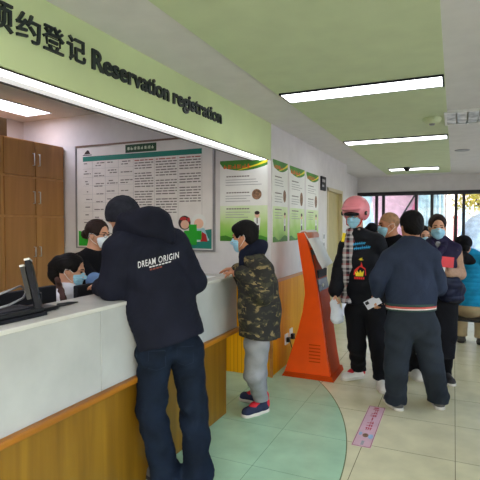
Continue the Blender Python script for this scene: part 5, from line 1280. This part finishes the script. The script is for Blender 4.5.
# ---- clerks behind the counter
def clerk1():
    w = 3.62; F = nz(vdir(0.98, 0.05)); R = np.cross(F, [0, 0, 1])
    b = at(70, 240, w); bx = np.array([b[0], b[1], 0])
    def pt(l, f, z): return bx+R*l+F*f+np.array([0, 0, z])
    J = dict(pelvis=pt(0, -0.08, 0.55), chest=pt(0, -0.02, 0.93), neck=pt(0, -0.01, 1.13), shL=pt(-0.16, -0.01, 1.07), shR=pt(0.16, -0.01, 1.07), elL=pt(-0.2, 0.08, 0.84), elR=pt(0.2, 0.08, 0.84), wrL=pt(-0.12, 0.26, 0.80), wrR=pt(0.12, 0.26, 0.80),
             hipL=pt(-0.09, -0.05, 0.52), hipR=pt(0.09, -0.05, 0.52), knL=pt(-0.1, 0.32, 0.50), knR=pt(0.1, 0.32, 0.50))
    J['handL'] = (F, -np.array([0, 0, 1.0]), R, 0.4); J['handR'] = (F, -np.array([0, 0, 1.0]), -R, 0.4)
    feet(J, pt(-0.1, 0.30, 0), pt(0.1, 0.30, 0), F, F)
    e = empty('person', (bx[0], bx[1], 0), 'seated clerk with a black ponytail, blue mask and white shirt behind the counter', 'person')
    H = Head(at(71.5, 270, w), nz(F+np.array([0, 0, -0.22])), (0, 0, 1), 0.98)
    person_body(e, M['skin'], H, J, 0.008, True, F=F); eyes(e, H); mask(e, H); hair(e, H, 'hair', 'pony')
    trousers(e, M['blackcloth'], J, F, (0.105, 0.085, 0.07, 0.07), h=0.010, hem=0.09)
    for q in 'LR': shoe(e, J['an'+q], J['toe'+q], M['black'], M['soled'], 0.25, 0.045, h=0.008)
    sh = top(e, M['shirt'], J, F, [(J['chest'], 0.16), (pt(0, -0.06, 0.65), 0.16)], (0.06, 0.042), pt(0, -0.05, 0.60), (0, 0, -1), 0.008, 0.006, 2, 'shirt', shr=0.075)
    S = Sdf(0.006); S.chain([H.p(-0.05, -0.02, -0.14), H.p(0, 0.04, -0.155), H.p(0.05, -0.02, -0.14), H.p(0, -0.06, -0.13), H.p(-0.05, -0.02, -0.14)], [0.026]*5, 0.02); S.build('collar', M['shirt'], sh)
    t = bvh(sh); pts = []
    for px, py in ((57.5, 280), (59, 285), (61, 291), (63, 298), (65, 306)):
        d = nz(at(px, py, w)-CAM); h_ = t.ray_cast(Vector(CAM), Vector(d), 20); pts.append(np.array(h_[0])-d*0.004 if h_[0] is not None else at(px, py, w-0.2))
    S = Sdf(0.005); S.chain(pts, [0.024]*5, 0.01, (FH, 0.35)); S.build('shoulder_strap', M['strap'], e)
    c = empty('office_chair', (bx[0], bx[1], 0), 'dark office chair behind the counter under the seated clerk', 'chair')
    MB().obox(pt(-0.22, -0.28, 0.36), R, F, (0, 0, 1), 0.44, 0.42, 0.05).build('seat', M['dark'], c)
    MB().obox(pt(-0.20, -0.33, 0.52), R, F, (0, 0, 1), 0.40, 0.04, 0.30).build('backrest', M['dark'], c)
    MB().tube([pt(0, -0.07, 0.06), pt(0, -0.07, 0.36)], 0.03).build('column', M['black'], c, True)
    for k in range(5):
        a = 2*math.pi*k/5; MB().tube([pt(0, -0.07, 0.08), pt(0.26*math.cos(a), -0.07+0.26*math.sin(a), 0.03)], [0.022, 0.03]).build('leg', M['black'], c, True)
clerk1()
def clerk2():
    w = 4.06
    def arms(J, pt, F, R):
        J['elL'] = at(111, 277, w-0.05); J['wrL'] = at(103, 283, w-0.22); J['elR'] = at(90, 280, w-0.18); J['wrR'] = at(99.5, 281, w-0.28)
        J['handL'] = (F, -np.array([0, 0, 1.0]), R, 0.4); J['handR'] = (F, -np.array([0, 0, 1.0]), -R, 0.4)
    e, H, J, jk, pt, R = generic('clerk with glasses, white mask and black sweater standing behind the seated clerk', w, vdir(0.75, -0.5), 93, (98, 234.5), 1.0, 'bun', 'skin', 'blackcloth', 'blackcloth', 'black', 0.17, True, vdir(0.90, -0.35), arms, hem=0.76, hy=1.60, maskm='maskw', haircol='hair2', coatname='sweater')
    glasses(e, H)
    S = Sdf(0.007); S.chain([J['elR']*0.55+J['wrR']*0.45, J['wrR']], [0.066, 0.055], 0.02); S.mod(folds(0.004, 30, 1)); S.build('sleeve_cover', M['bluecuff'], e)
clerk2()
